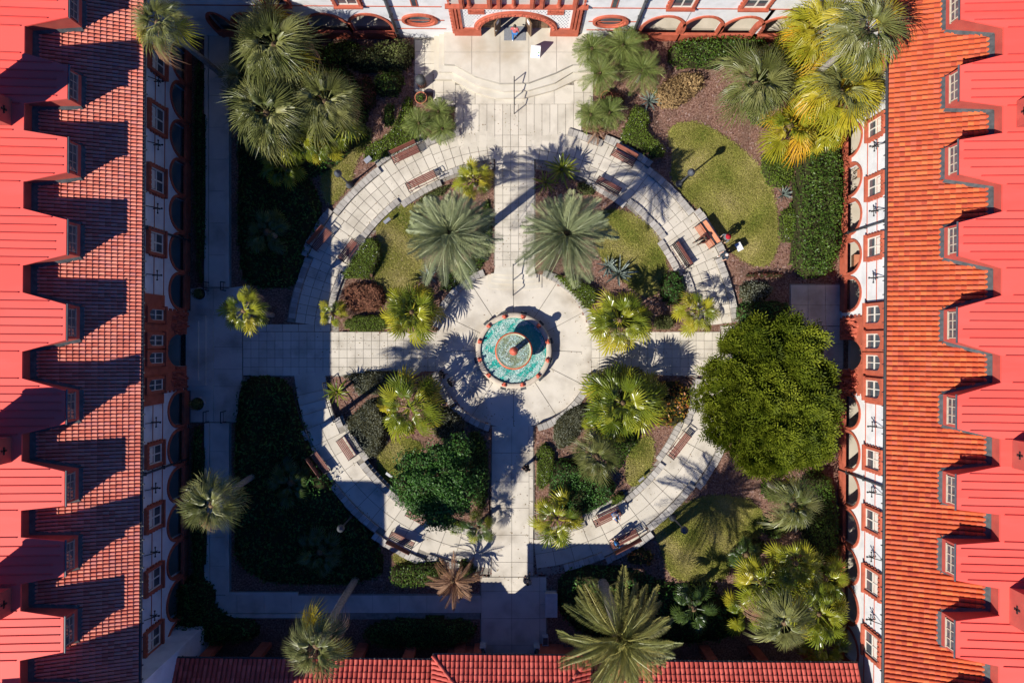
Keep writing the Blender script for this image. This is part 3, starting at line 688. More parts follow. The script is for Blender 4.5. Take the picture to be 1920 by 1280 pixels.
DORM = {-1: [(-24, 32), (123, 185), (258, 323), (412, 477), (571, 637), (732, 794), (884, 948), (1014, 1080), (1157, 1222), (1300, 1364)],
        1: [(-30, 35), (123, 188), (262, 326), (417, 479), (577, 641), (741, 804), (890, 955), (1021, 1088), (1164, 1232), (1310, 1374)]}
def wing(side, root, T, arches, windows, combo, brackets, pipes, mt1, mtn, pitch, step):
    we = WE[side]; sx = side; X0 = XW if side < 0 else XE
    Y0, Y1 = -24.0, 22.5
    ys = lambda py, z=1.5: yat(side, py, z)
    # arcade wall: piers, arch spandrels, upper wall
    mb = MB(); segs = sorted((min(ys(a), ys(b_)), max(ys(a), ys(b_))) for a, b_ in arches)
    door = (min(ys(combo[2]), ys(combo[3])), max(ys(combo[2]), ys(combo[3])))
    allo = sorted(segs + [door]); prev = Y0
    for s0, s1 in allo:
        mb.tbox(T, prev, s0, 0, .5, 0, 3.2); prev = s1
        arch_fill(mb, T, s0, s1, 1.25 if (s0, s1) != door else 1.5, 1.35 if (s0, s1) != door else 1.5, 3.2, 0, .5)
    mb.tbox(T, prev, Y1, 0, .5, 0, 3.2); mb.tbox(T, Y0, Y1, 0, .5, 3.2, ZE + .25)
    mb.build('wall', M['stucco'], root)
    for s0, s1 in segs:
        mb = MB(); arch_band(mb, T, s0 + .002, s1 - .002, 1.25, 1.35, .17, -.07, .3, 14, 0.2); ar = mb.build('arch', M['terracotta'], root)
        mb = MB(); mb.tbox(T, s0 - .05, s1 + .05, -.13, .05, 0, .72); mb.build('parapet', M['terracotta'], ar)
    mb = MB()
    for s0, s1 in zip([a for _, a in segs][:-1], [b_ for a, b_ in segs][1:]): pass
    for k in range(len(segs) - 1):
        a, b_ = segs[k][1], segs[k + 1][0]
        if b_ - a < 1.2: mb.tbox(T, a + .18, b_ - .18, -.10, 0, 0, 1.3)
    mb.build('pier_facing', M['terracotta'], root)
    for z, h_ in ((3.35, .05), (4.55, .04)):
        mb = MB(); mb.tbox(T, Y0, Y1, -.035, 0, z, z + h_); mb.build('string_course', M['terracotta'], root)
    # arcade interior
    mb = MB(); mb.tbox(T, Y0, Y1, .5, 3.6, -.05, .22); mb.build('arcade_floor', M['arcfloor'], root)
    mb = MB(); mb.tbox(T, Y0, Y1, 3.6, 3.9, 0, 3.7); mb.tbox(T, Y0, Y1, .5, 3.9, 3.7, 3.9); mb.build('arcade_back_wall', M['inner'], root)
    # windows
    for a, b_ in windows:
        s = (yat(side, a, 4.4) + yat(side, b_, 4.4)) / 2; window(root, T, s, abs(yat(side, a, 4.4) - yat(side, b_, 4.4)) * .62, 3.55, 5.3)
    # central composition in terracotta
    c0, c1 = sorted((ys(combo[0], 4), ys(combo[1], 4))); mb = MB()
    mb.tbox(T, c0, c1, -.12, 0, 3.42, 5.9); mb.tbox(T, c0 - .1, c1 + .1, -.2, 0, 5.9, 6.1)
    cc = (door[0] + door[1]) / 2
    mb.tbox(T, door[0] - 1.5, door[0] - .001, -.12, 0, 0, 3.419); mb.tbox(T, door[1] + .001, door[1] + 1.5, -.12, 0, 0, 3.419)
    arch_fill(mb, T, door[0], door[1], 1.5, 1.5, 3.419, -.12, -.001)
    for k in range(6):
        for e, sg in ((door[0] - 1.5, -1), (door[1] + 1.5, 1)):
            z = .3 + k * .52; mb.tbox(T, min(e, e + sg * .14), max(e, e + sg * .14), -.08, 0, z, z + .26)
    mb.build('portal', M['terracotta'], root)
    for sg, e in ((-1, door[0] - .75), (1, door[1] + .75)): relief(root, T, e, 1.6, .75, .95, -.38, 40)
    for k in range(3): relief(root, T, cc + (k - 1) * .62, 3.2, .2, .1, -.12, 8)
    for a, b_ in combo[4]:
        s = (yat(side, a, 4.6) + yat(side, b_, 4.6)) / 2; window(root, T_off(T, -.12), s, abs(yat(side, a, 4.6) - yat(side, b_, 4.6)) * .72, 3.7, 5.55, True, False)
    for py in brackets: bracket(root, T, yat(side, py, 4.7), 4.7)
    for py in pipes: downpipe(root, T, yat(side, py, 2.5), 0, ZE - .1)
    # eave: soffit, rafter tails, gutter
    mb = MB(); q = [(sx * we, Y0, ZE - .02), (sx * we, Y1, ZE - .02), (sx * (X0 + .3), Y1, ZE + .2), (sx * (X0 + .3), Y0, ZE + .2)]
    mb.quad(*q); mb.build('soffit', M['wood_dark'], root)
    mb = MB(); mb.tube([(sx * (we - .06), Y0, ZE - .03), (sx * (we - .06), Y1, ZE - .03)], .085, 8)
    for k in range(60): y = Y0 + (Y1 - Y0) * (k + .5) / 60; mb.box(sx * (we - .17) - .03, sx * (we - .17) + .03, y, y + .05, ZE - .1, ZE + .02)
    mb.build('gutter', M['gutter'], root)
    # tile roof deck and tiles
    U = Vector((sx, 0, SL)).normalized(); lu = (WN - we + .15) * sqrt(1 + SL * SL)
    mb = MB(); d = lambda w, y, dz=-.005: (sx * w, y, ZE + SL * (w - we) + dz)
    mb.quad(d(we, Y0), d(we, Y1), d(WN + .3, Y1), d(WN + .3, Y0)); mb.build('roof_deck', M['pan'], root)
    # dormers
    traps = []
    for a, b_ in DORM[side]:
        yb, ya = yw(side, 960 + sx * 832, a, ZD), yw(side, 960 + sx * 832, b_, ZD)     # ya < yb
        traps.append((ya, yb))
    notch = [((traps[k][0] + traps[k + 1][1]) / 2) for k in range(len(traps) - 1)]
    NH = .70                                            # half of a notch
    def span(k):                                        # trapezoid k at the notch line
        hi = notch[k - 1] - NH if k else traps[k][1] + .65
        lo = notch[k] + NH if k < len(notch) else traps[k][0] - .65
        return lo, hi
    def wmin(y, over=0.0):
        for k, (ya, yb) in enumerate(traps):
            lo, hi = span(k)
            if lo <= y <= hi:
                if y < ya: return WN + (WD - WN) * (y - lo) / (ya - lo)
                if y > yb: return WN + (WD - WN) * (hi - y) / (hi - yb)
                return WD
        return WN
    keep = lambda x, y: abs(x) < wmin(y) + .12 and abs(x) < WN + .05
    tile_field(root, (sx * we, Y0, ZE), (0, 1, 0), U, Y1 - Y0, lu, pitch, step, mt1, mtn, keep, lambda c: abs(c.x) * .0 + hypot(c.y, (abs(c.x) - we) * 3), .35 * pitch)
    # dormer bodies and windows
    for k, (ya, yb) in enumerate(traps):
        lo, hi = span(k); mb = MB(); zt = lambda w: ZD + (ZN - ZD) * (w - WD) / (WN - WD) - .08
        zb = lambda w: ZE + SL * (w - we) - .02
        w0, w1 = WD + .08, WN + .06
        pts = [(w1, lo + .07), (w0, ya + .05), (w0, yb - .05), (w1, hi - .07)]
        for (wa, y0), (wb, y1) in zip(pts[:-1], pts[1:]):
            mb.quad((sx * wa, y0, zb(wa)), (sx * wb, y1, zb(wb)), (sx * wb, y1, zt(wb)), (sx * wa, y0, zt(wa)))
        dm = mb.build('dormer', M['dormer'], root)
        mb = MB()
        for (wa, y0), (wb, y1) in zip(pts[:-1], pts[1:]):          # lead flashing where the walls meet the tiles
            nrm = Vector((y1 - y0, -(wb - wa), 0)).normalized() * .17
            if nrm.x > 0 and abs(y1 - y0) > 1: nrm = -nrm
            if abs(y1 - y0) <= 1: nrm = Vector((0, .15 if (y0 + y1) / 2 > (ya + yb) / 2 else -.15, 0)); nrm.x = -.05
            fl = lambda w, y, up: (sx * w, y, ZE + SL * (w - we) + up)
            mb.quad(fl(wa, y0, .22), fl(wb, y1, .22), fl(wb + nrm.x, y1 + nrm.y, .10), fl(wa + nrm.x, y0 + nrm.y, .10))
        mb.build('flashing', M['flash'], dm)
        TD = lambda s, d_, z: (sx * (w0 + d_), s, z)
        wdt = (yb - ya) * .78; yc = (ya + yb) / 2; z0, z1 = zb(w0) + (zt(w0) - zb(w0)) * .46, zt(w0) - .1; fm = M['sash_shade' if side < 0 else 'sash_e']
        mb = MB(); mb.tbox(TD, yc - wdt / 2 - .05, yc + wdt / 2 + .05, -.07, -.002, z0 - .05, z0)
        for t in (0, .32, .65, .965): mb.tbox(TD, yc - wdt / 2 + wdt * t, yc - wdt / 2 + wdt * (t + .035), -.06, -.001, z0 + .001, z1)
        for t in (0, .45, .92): mb.tbox(TD, yc - wdt / 2, yc + wdt / 2, -.05, -.002, z0 + .001 + (z1 - z0) * t, z0 + (z1 - z0) * (t + .08))
        mb.build('window_frame', fm, dm)
        mb = MB(); mb.tbox(TD, yc - wdt / 2, yc + wdt / 2, -.03, -.01, z0 + .002, z1); mb.build('pane', M['glass'], dm)
        mb = MB(); mb.tube([(sx * (WD - .06), ya - .05, ZD - .05), (sx * (WD - .06), yb + .05, ZD - .05)], .05, 6); mb.build('gutter', M['pipe'], dm)
    # notch walls between the dormers
    mb = MB(); mf = MB()
    for y in notch:
        zb = ZE + SL * (WN + .06 - we) - .02
        mb.quad((sx * (WN + .06), y - NH - .1, zb), (sx * (WN + .06), y + NH + .1, zb), (sx * (WN + .06), y + NH + .1, ZN - .08), (sx * (WN + .06), y - NH - .1, ZN - .08))
        mf.quad((sx * (WN + .05), y - NH, zb + .26), (sx * (WN + .05), y + NH, zb + .26), (sx * (WN - .2), y + NH, zb + .0), (sx * (WN - .2), y - NH, zb + .0))
    mb.build('notch_wall', M['dormer'], root); mf.build('notch_flashing', M['flash'], root)
    # standing seam metal roof: one panel object per strip, with its seam
    WR = 33.0; zt = lambda w: ZD + (ZN - ZD) * (w - WD) / (WN - WD)
    edges = [Y1]
    for k in range(len(traps)):
        lo, hi = span(k); n = max(3, round((hi - lo) / .44)); edges += [hi - (hi - lo) * i / n for i in range(n + 1)]
    edges.append(Y0); edges = sorted(set(round(e, 3) for e in edges if Y0 <= e <= Y1))
    brk = sorted(y for t in traps for y in t)
    for ya, yb in zip(edges[:-1], edges[1:]):
        cut = [ya] + [y for y in brk if ya + .02 < y < yb - .02] + [yb]
        ws = [wmin(min(max(y, ya + .001), yb - .001)) for y in cut]
        if any(w0_ > WN - .01 for w0_ in ws) and all(w0_ > WN - .3 for w0_ in ws) and yb - ya > .8: ws = [WN] * len(ws)
        mb = MB(); top = [(sx * w, y, zt(w)) for w, y in zip(ws, cut)]; back = [(sx * WR, y, zt(WR)) for y in cut]
        for i in range(len(cut) - 1):
            a, b_, c, d_ = top[i], top[i + 1], back[i + 1], back[i]; mb.quad(a, b_, c, d_)
            mb.quad(a, b_, (b_[0], b_[1], b_[2] - .10), (a[0], a[1], a[2] - .10))
        pn = mb.build('roof_panel', M['metal_roof'], root)
        w0 = max(wmin(yb - .02), wmin(yb + .02)) + .18 + (RND.choice((0, 0, .35)))
        mb = MB(); h_ = .055; mb.hexa([(sx * w0, yb - .022, zt(w0) - .01), (sx * WR, yb - .022, zt(WR) - .01), (sx * WR, yb + .022, zt(WR) - .01), (sx * w0, yb + .022, zt(w0) - .01),
                                      (sx * w0, yb - .016, zt(w0) + h_), (sx * WR, yb - .016, zt(WR) + h_), (sx * WR, yb + .016, zt(WR) + h_), (sx * w0, yb + .016, zt(w0) + h_)])
        mb.build('seam', M['seam'], pn)
    # far side of the roof and back wall
    mb = MB(); zr = zt(WR); mb.quad((sx * WR, Y0, zr), (sx * WR, Y1, zr), (sx * 44, Y1, 9), (sx * 44, Y0, 9)); mb.build('rear_roof', M['seam'], root)
    mb = MB(); mb.quad((sx * 44, Y0, 9), (sx * 44, Y1, 9), (sx * 44, Y1, 0), (sx * 44, Y0, 0)); mb.build('rear_wall', M['stucco'], root)
def T_off(T, dd): return lambda s, d, z: T(s, d + dd, z)
def chimney(side, root, px_edge, py0, py1, zt=14.7, x_w=2.2):
    zb = 11.65; a = P(px_edge, py0, zb); b_ = P(px_edge, py1, zb); x0 = a.x; x1 = x0 + side * x_w
    mb = MB(); mb.box(min(x0, x1), max(x0, x1), b_.y, a.y, zb - .6, zt); ch = mb.build('chimney', M['dormer'], root)
    mb = MB(); mb.box(min(x0, x1) - .1, max(x0, x1) + .1, b_.y - .1, a.y + .1, zt, zt + .18); mb.build('chimney_cap', M['seam'], ch)
    mb = MB(); yc = (a.y + b_.y) / 2; f = x0 - side * .012
    for dx, dy in ((.05, .2), (.2, .05)): mb.box(f - .02, f + .02, yc - dy, yc + dy, zb + .55 - dx, zb + .55 + dx)
    mb.build('cross_vent', M['iron'], ch)

west = thing('wing_building', 'shaded west wing with red metal dormer roof and barrel tiles in half shadow', 'building', (0, 0, 0))
W_ARCH = [(84, 146), (156, 218), (229, 291), (300, 361), (369, 430), (439, 505), (514, 577), (737, 798), (808, 870), (879, 938), (948, 1011), (1020, 1083), (1092, 1160), (1169, 1236)]
W_WIN = [(90, 146), (186, 259), (304, 373), (424, 486), (823, 880), (938, 1000), (1054, 1116), (1166, 1228)]
wing(-1, west, TW, W_ARCH, W_WIN, (553, 757, 626, 687, [(576, 604), (624, 652), (657, 685), (707, 736)]), [153, 272, 391, 516, 791, 914, 1034, 1153], [441, 871], M['tile_w1'], M['tile_w'], .205, .30)
for y0, y1 in ((187, 236), (818, 866), (1100, 1150)): chimney(-1, west, 22, y0, y1)
east = thing('wing_building', 'sunlit east wing with orange tiled slope and red metal dormer roof', 'building', (0, 0, 0))
E_ARCH = [(90, 148), (160, 220), (233, 290), (308, 364), (376, 436), (452, 510), (522, 580), (743, 802), (812, 880), (887, 950), (959, 1023), (1031, 1092), (1101, 1168), (1180, 1244)]
E_WIN = [(100, 150), (214, 263), (321, 377), (432, 492), (833, 890), (945, 1007), (1057, 1126), (1173, 1246)]
wing(1, east, TE, E_ARCH, E_WIN, (566, 756, 637, 693, [(567, 612), (620, 659), (660, 700), (707, 752)]), [275, 396, 521, 799, 922, 1043, 1160], [430, 893], M['tile_e1'], M['tile_e'], .275, .27)
for y0, y1, xe in ((190, 239, 1906), (824, 877, 1898), (1101, 1169, 1893)): chimney(1, east, xe, y0, y1, 13.4)

# ---- north building with the entrance
north = thing('entrance_building', 'white north building with terracotta arched entrance and open doors', 'building', (0, 0, 0))
ZF = .87
def xn(px, z, py=40): return P(px, py, z).x
n_arch = [(398, 432), (440, 512), (520, 570), (576, 652), (657, 733), (1205, 1281), (1280, 1352), (1355, 1428), (1421, 1497), (1500, 1560)]
mb = MB(); prev = -26.0; PX0, PX1 = xn(850, 2, 60), xn(1086, 2, 60); segs = [(xn(a, 1.8), xn(b_, 1.8)) for a, b_ in n_arch]
ov = [(xn(787, 2.67, 42), 1.18, .82), (xn(1145, 2.67, 42), 1.18, .82)]
ent = (xn(902, 1.5, 50), xn(1032, 1.5, 50))
for s0, s1 in segs[:5] + [ent] + segs[5:]:
    mb.tbox(TN, prev, s0, 0, .5, 0, 4.3); prev = s1
    if (s0, s1) == ent: arch_fill(mb, TN, s0, s1, 1.9, 1.85, 4.3, 0, .3, 18)
    else: arch_fill(mb, TN, s0, s1, 1.55, 1.75, 4.3, 0, .5)
mb.tbox(TN, prev, 26, 0, .5, 0, 4.3); mb.tbox(TN, -26, 26, 0, .5, 4.3, 9.5)
mb.build('wall', M['stucco'], north)
for s0, s1 in segs:
    mb = MB(); arch_band(mb, TN, s0 + .002, s1 - .002, 1.55, 1.75, .2, -.08, .3, 14, .2); ar = mb.build('arch', M['terracotta'], north)
    mb = MB(); mb.tbox(TN, s0 - .04, s1 + .04, -.13, .05, 0, .95); mb.build('parapet', M['terracotta'], ar)
for z in (1.35, 2.55, 4.35):
    mb = MB()
    for x0, x1 in ((xn(735, z), PX0 - .55), (PX1 + .55, xn(1200, z))) if z < 4 else ((-26, PX0 - .55), (PX1 + .55, 26)): mb.tbox(TN, x0, x1, -.04, 0, z, z + .07)
    mb.build('string_course', M['terracotta'], north)
for (sx_, a, b_) in ov:                                  # oval windows: stepped terracotta rings
    mb = MB(); n = 28; rings = [(1.0, -.14), (.84, -.16), (.80, -.05), (.68, -.05), (.64, .0), (.54, .0), (.5, -.01)]
    prof = [(1.0, 0)] + rings
    for (ka, da), (kb, db) in zip(prof[:-1], prof[1:]):
        for k in range(n):
            t0, t1 = 2 * pi * k / n, 2 * pi * (k + 1) / n
            e = lambda kk, t, d_: TN(sx_ + a * kk * cos(t), d_, 2.67 + b_ * kk * sin(t))
            mb.quad(e(ka, t0, da), e(ka, t1, da), e(kb, t1, db), e(kb, t0, db))
    fr = mb.build('oval_window', M['terracotta'], north)
    mb = MB(); mb.add([TN(sx_ + a * .56 * cos(2 * pi * k / n), -.012, 2.67 + b_ * .56 * sin(2 * pi * k / n)) for k in range(n)], [tuple(range(n))]); mb.build('pane', M['glass'], fr)
for a, b_ in ((489, 550), (622, 684), (1246, 1307), (1380, 1446)):
    s0, s1 = xn(a, 4.6, 8), xn(b_, 4.6, 8); window(north, TN, (s0 + s1) / 2, (s1 - s0) * .66, 4.62, 6.6)
for a in (776, 1152):
    s = xn(a, 4.8, 8); mb = MB(); mb.tbox(TN, s - .2, s + .2, -.05, -.003, 4.45, 6.0); w_ = mb.build('slit_window', M['terracotta'], north)
    mb = MB(); mb.tbox(TN, s - .13, s + .13, -.06, -.051, 4.55, 5.9); mb.build('pane', M['glass'], w_)
mb = MB(); mb.tbox(TN, -26, 26, .5, 3.6, -.05, .62); mb.build('arcade_floor', M['arcfloor'], north)
mb = MB(); mb.tbox(TN, -26, xn(905, 2), 3.6, 3.9, 0, 4.2); mb.tbox(TN, xn(1030, 2), 26, 3.6, 3.9, 0, 4.2); mb.tbox(TN, -26, 26, .5, 3.9, 4.2, 4.4); mb.build('arcade_back_wall', M['inner'], north)
mb = MB(); mb.tbox(TN, -26, 26, .5, 6, 9.5, 9.8); mb.build('roof', M['tile_s1'], north)
for px in (735, 1197): downpipe(north, TN, xn(px, 3, 25), 0, 9, .11, -.14)
# portal
TP = T_off(TN, -.25)
mb = MB(); mb.tbox(TP, PX0, ent[0] - .001, 0, .249, .5, 1.9); mb.tbox(TP, ent[1] + .001, PX1, 0, .249, .5, 1.9); mb.build('plinth', M['terracotta'], north)
mb = MB()
for e0, e1 in ((PX0 + .02, PX0 + .62), (PX1 - .62, PX1 - .02)):
    mb.tbox(TP, e0, e0 + .16, -.02, .249, 1.9, 4.6); mb.tbox(TP, e1 - .16, e1, -.02, .249, 1.9, 4.6); mb.tbox(TP, e0 + .16, e1 - .16, .08, .249, 1.9, 4.6); mb.tbox(TP, e0 + .24, e1 - .24, -.06, .08, 1.9, 4.6)
for k in range(11):
    for e, sg in ((PX0, -1), (PX1, 1)):
        z = .75 + k * .44; mb.tbox(TN, min(e, e + sg * .13), max(e, e + sg * .13), -.1, 0, z, z + .22)
mb.build('pilaster', M['terracotta'], north)
mb = MB(); arch_fill(mb, TP, ent[0] - .45, ent[1] + .45, 1.9, 2.3, 4.59, .10, .249, 22)
mb.tbox(TP, PX0 + .62, ent[0] - .451, .10, .249, 1.9, 4.59); mb.tbox(TP, ent[1] + .451, PX1 - .62, .10, .249, 1.9, 4.59); sp = mb.build('spandrel', M['tilewhite'], north)
mb = MB(); cx_ = (ent[0] + ent[1]) / 2; aw = (ent[1] - ent[0]) / 2 + .48      # navy diamond tiles set proud of the white ones
for i in range(-22, 23):
    for j in range(13):
        s = cx_ + i * .205 + (j % 2) * .1; z = 2.0 + j * .2
        if abs(s - cx_) > (PX1 - PX0) / 2 - .75: continue
        if ((s - cx_) / (aw + .09)) ** 2 + ((z - 1.9) / 2.42) ** 2 < 1: continue
        if z > 4.5: continue
        if 3.75 < z < 4.42 and 1.95 < abs(s - cx_) < 3.05: continue
        mb.add([TP(s - .045, .092, z), TP(s, .088, z - .06), TP(s + .045, .092, z), TP(s, .088, z + .06)], [(0, 1, 2, 3)])
mb.build('diamond_tiles', M['tilenavy'], sp)
for sg in (-1, 1):                                        # carved inscription plaques
    s0 = cx_ + sg * 2.5; mb = MB(); mb.tbox(TP, s0 - .52, s0 + .52, .03, .10, 3.82, 4.36); pq = mb.build('plaque', M['carved'], sp)
    mb = MB()
    for k in range(6):
        s = s0 - .42 + k * .15; zz = 4.22 - (k % 2) * .03; pts = [TP(s + .06 * sin(t * 1.9 + k), .015, zz - .05 * t) for t in lin(0, 3, 5)]; mb.tube(pts, .02, 5)
    mb.build('inscription', M['terracotta'], pq)
mb = MB(); arch_band(mb, TP, ent[0] + .002, ent[1] - .002, 1.9, 1.85, .43, -.06, .5, 26); av = mb.build('archivolt', M['terracotta'], north)
mb = MB(); n = 54                                         # carved scroll along the archivolt
for k in range(n):
    t = pi * (k + .5) / n; a = (ent[1] - ent[0]) / 2 + .215; c_ = (cx_ - a * cos(t), 1.9 + (1.85 + .215) * sin(t)); q = .10 + .04 * (k % 3)
    ring = [TP(c_[0] + q * cos(2 * pi * i / 5 + k), -.06, c_[1] + q * sin(2 * pi * i / 5 + k)) for i in range(5)]
    mb.add(ring + [TP(c_[0] + .06 * sin(k * 2.1), -.15, c_[1] + .05 * cos(k * 1.7))], [(i, (i + 1) % 5, 5) for i in range(5)])
mb.build('scrollwork', M['carved'], av)
# loggia above the arch
mb = MB(); mb.tbox(TP, PX0 - .3, PX1 + .3, -.02, .249, 4.6, 4.75); mb.build('ledge', M['terracotta'], north)
for px in (866, 880, 918, 936, 963, 998, 1016, 1048, 1078):
    s = xn(px, 4.8, 6); big = px in (866, 918, 936, 998, 1016, 1078); mb = MB()
    if big: mb.tbox(TP, s - .15, s + .15, -.02, .249, 4.75, 7.0); mb.tbox(TP, s - .07, s + .07, -.07, -.02, 4.75, 7.0)
    else: mb.lathe([(.17, 0), (.17, .12), (.12, .18), (.11, 2.1), (.17, 2.3)], 10, TP(s, .12, 4.75))
    mb.build('column', M['terracotta'], north)
mb = MB(); mb.tbox(TP, PX0, PX1, .243, .248, 4.75, 7.0); mb.build('loggia_wall', M['inner'], north)
mb = MB(); mb.tbox(TP, PX0, PX1, -.05, .249, 7.0, 7.4); mb.build('lintel', M['terracotta'], north)
# doorway: floor, jamb panels, recess, door leaves
mb = MB(); mb.tbox(TN, ent[0], ent[1], -.25, 3.6, .6, .862); mb.build('doorway_floor', M['terrace'], north)
dl, dr = xn(939, 1.5, 45), xn(985, 1.5, 45); Yd = .32
mb = MB(); mb.tbox(TN, ent[0] - .3, dl - .12, Yd, Yd + .2, .862, 4.2); mb.tbox(TN, dr + .12, ent[1] + .3, Yd, Yd + .2, .862, 4.2); mb.tbox(TN, dl - .12, dr + .12, Yd, Yd + .2, 3.3, 4.2)
ds = mb.build('door_screen', M['wood_dark'], north)
for e0, e1 in ((ent[0] + .15, ent[0] + .75), (ent[0] + .85, dl - .3), (dr + .3, ent[1] - .85), (ent[1] - .75, ent[1] - .15)):
    mb = MB(); mb.tbox(TN, e0, e1, Yd - .06, Yd - .002, 1.0, 2.0); mb.tbox(TN, e0 + .06, e1 - .06, Yd - .08, Yd - .06, 2.15, 2.9)
    for k in range(4): mb.tbox(TN, e0 + .04, e1 - .04, Yd - .09, Yd - .06, 1.1 + k * .22, 1.2 + k * .22)
    mb.build('panel', M['wood_door'], ds)
mb = MB(); mb.tbox(TN, -6, 6, 7.5, 7.7, 0, 4.2); mb.tbox(TN, -6, 6, 3.6, 7.7, 4.2, 4.4); mb.tbox(TN, -6, 6, 3.6, 7.5, .5, .85); mb.build('hall_interior', M['wood_dark'], north)
for sg, hx in ((-1, dl), (1, dr)):
    a, b_ = TN(hx + sg * .03, Yd - .02, 0), TN(hx + sg * .40, Yd - .60, 0); d_ = (Vector(b_) - Vector(a)).normalized(); nrm = Vector((-d_.y, d_.x, 0)) * .035
    def leaf(mb, t0, t1, z0, z1, k=1.0):
        p, q = Vector(a).lerp(Vector(b_), t0), Vector(a).lerp(Vector(b_), t1); n_ = nrm * k
        mb.hexa([(p - n_) + Vector((0, 0, z0)), (q - n_) + Vector((0, 0, z0)), (q + n_) + Vector((0, 0, z0)), (p + n_) + Vector((0, 0, z0)), (p - n_) + Vector((0, 0, z1)), (q - n_) + Vector((0, 0, z1)), (q + n_) + Vector((0, 0, z1)), (p + n_) + Vector((0, 0, z1))])
    mb = MB(); leaf(mb, 0, 1, .875, 2.72); dv = mb.build('door', M['wood_door'], north)
    mb = MB()
    for z0, z1 in ((1.0, 1.5), (1.6, 1.75), (1.85, 2.05)): leaf(mb, .15, .85, z0, z1, 1.5)
    mb.build('door_panel', M['wood_dark'], dv)
    mb = MB(); leaf(mb, .3, .7, 2.2, 2.6, 1.5); mb.build('notice', M['signwhite'], dv)
    mb = MB(); mb.ball(Vector(a).lerp(Vector(b_), .92) + nrm * 2.2 + Vector((0, 0, 1.75)), .05, 8); mb.build('handle', M['plaque'], dv)

# ---- south loggia and gatehouse
south = thing('loggia_building', 'low red tiled loggia roof along the bottom of the courtyard', 'building', (0, 0, 0))
ZS, ZC = 4.45, 6.45
def eave_y(py): return P(960, py, ZS).y
YS, YC = eave_y(1238), P(960, 1228, ZC).y
x0, xa, xb, x1 = P(302, 1238, ZS).x, P(811, 1232, ZC).x, P(1106, 1232, ZC).x, P(1608, 1238, ZS).x
Us = Vector((0, -1, .5)).normalized()
for a, b_, yy in ((x0, xa, YS), (xb, x1, YS)):
    mb = MB(); f = lambda x, k: (x, yy - k, ZS + .5 * k)
    mb.quad(f(a, 0), f(b_, 0), f(b_, 4.5), f(a, 4.5)); mb.build('roof_deck', M['pan'], south)
    mb = MB(); mb.tube([(a, yy + .05, ZS - .02), (b_, yy + .05, ZS - .02)], .07, 8)
    for k in range(20): x = a + (b_ - a) * (k + .5) / 20; mb.box(x, x + .05, yy, yy + .14, ZS - .1, ZS + .06)
    mb.build('gutter', M['gutter'], south)
    tile_field(south, (b_, yy, ZS), (-1, 0, 0), Us, b_ - a, 3.0, .30, .36, M['tile_s1'], M['tile_s'], lambda x, y: True, lambda c: -c.y + abs(c.x) * .03, .095, 150)
mb = MB(); mb.box(x0, x1, YS - 1.2, YS - .9, 3.3, ZS + .4)
for k in range(13):
    x = x0 + (x1 - x0) * (k + .5) / 13
    if abs(x - .1) > 2.3: mb.box(x - .35, x + .35, YS - 1.2, YS - .9, 0, 3.3)
mb.build('wall', M['terracotta'], south)
mb = MB(); mb.box(x0, x1, YS - 9, YS - 4.35, 0, 6.55); mb.build('rear_wall', M['stucco'], south)
# hipped centre roof
hip = 1.9; f = lambda x, k: (x, YC - k, ZC + .5 * k)
mb = MB(); mb.quad(f(xa, 0), f(xb, 0), f(xb - 2.6, 2.6), f(xa + 2.6, 2.6)); mb.quad(f(xa, 0), f(xa + 2.6, 2.6), (xa + 2.6, YC - 6, ZC + 1.3), (xa, YC - 6, ZC)); mb.quad(f(xb, 0), (xb, YC - 6, ZC), (xb - 2.6, YC - 6, ZC + 1.3), f(xb - 2.6, 2.6))
mb.build('hip_deck', M['pan'], south)
tile_field(south, (xb, YC, ZC), (-1, 0, 0), Us, xb - xa, 2.8, .275, .36, M['tile_s1'], M['tile_s'], lambda x, y: (YC - y) < min(x - xa, xb - x) - .08, lambda c: -c.y, .09, 120)
tile_field(south, (xa, YC, ZC), (0, -1, 0), Vector((1, 0, .5)).normalized(), 4.5, 2.8, .275, .36, M['tile_s1'], M['tile_s'], lambda x, y: (x - xa) < (YC - y) - .08, lambda c: -c.y, .09, 30)
tile_field(south, (xb, YC - 4.4, ZC), (0, 1, 0), Vector((-1, 0, .5)).normalized(), 4.4, 2.8, .275, .36, M['tile_s1'], M['tile_s'], lambda x, y: (xb - x) < (YC - y) - .08, lambda c: -c.y, .09, 20)
for a, sg in ((xa, 1), (xb, -1)):
    for k in range(7):
        mb = MB(); t0, t1 = k * .37, (k + 1.1) * .37
        mb.tube([(a + sg * t0, YC - t0, ZC + .5 * t0 + .10), (a + sg * t1, YC - t1, ZC + .5 * t1 + .07)], [.11, .09], 8); mb.build('hip_tile', M['tile_s1'], south, True)
mb = MB(); mb.tube([(xa, YC + .04, ZC - .02), (xb, YC + .04, ZC - .02)], .06, 8); mb.build('gutter', M['gutter'], south)
for pa, pb in ((888, 903), (1010, 1047)):
    a, b_ = P(pa, 1225, 1).x, P(pb, 1225, 1).x; mb = MB(); mb.box(a, b_, -22.2, -20.75, 0, ZC - .1); mb.build('gate_pier', M['terracotta'], south)
mb = MB(); mb.box(xa + .4, -1.9, YC - 6, -20.95, 0, ZC + .1); mb.box(2.6, xb - .4, YC - 6, -20.95, 0, ZC + .1); mb.box(-1.9, 2.6, YC - 6, -20.95, 3.6, ZC + .1); mb.box(-1.9, 2.6, YC - 6.3, YC - 6.0, 0, ZC + .1); mb.build('gate_wall', M['terracotta'], south)
pav = thing('corner_building', 'tall corner pavilion at the south end of the west wing beyond the frame', 'building', (0, 0, 0))
mb = MB(); mb.box(-28, -20.7, -27, -19.4, 0, 13.8); mb.build('wall', M['stucco'], pav)
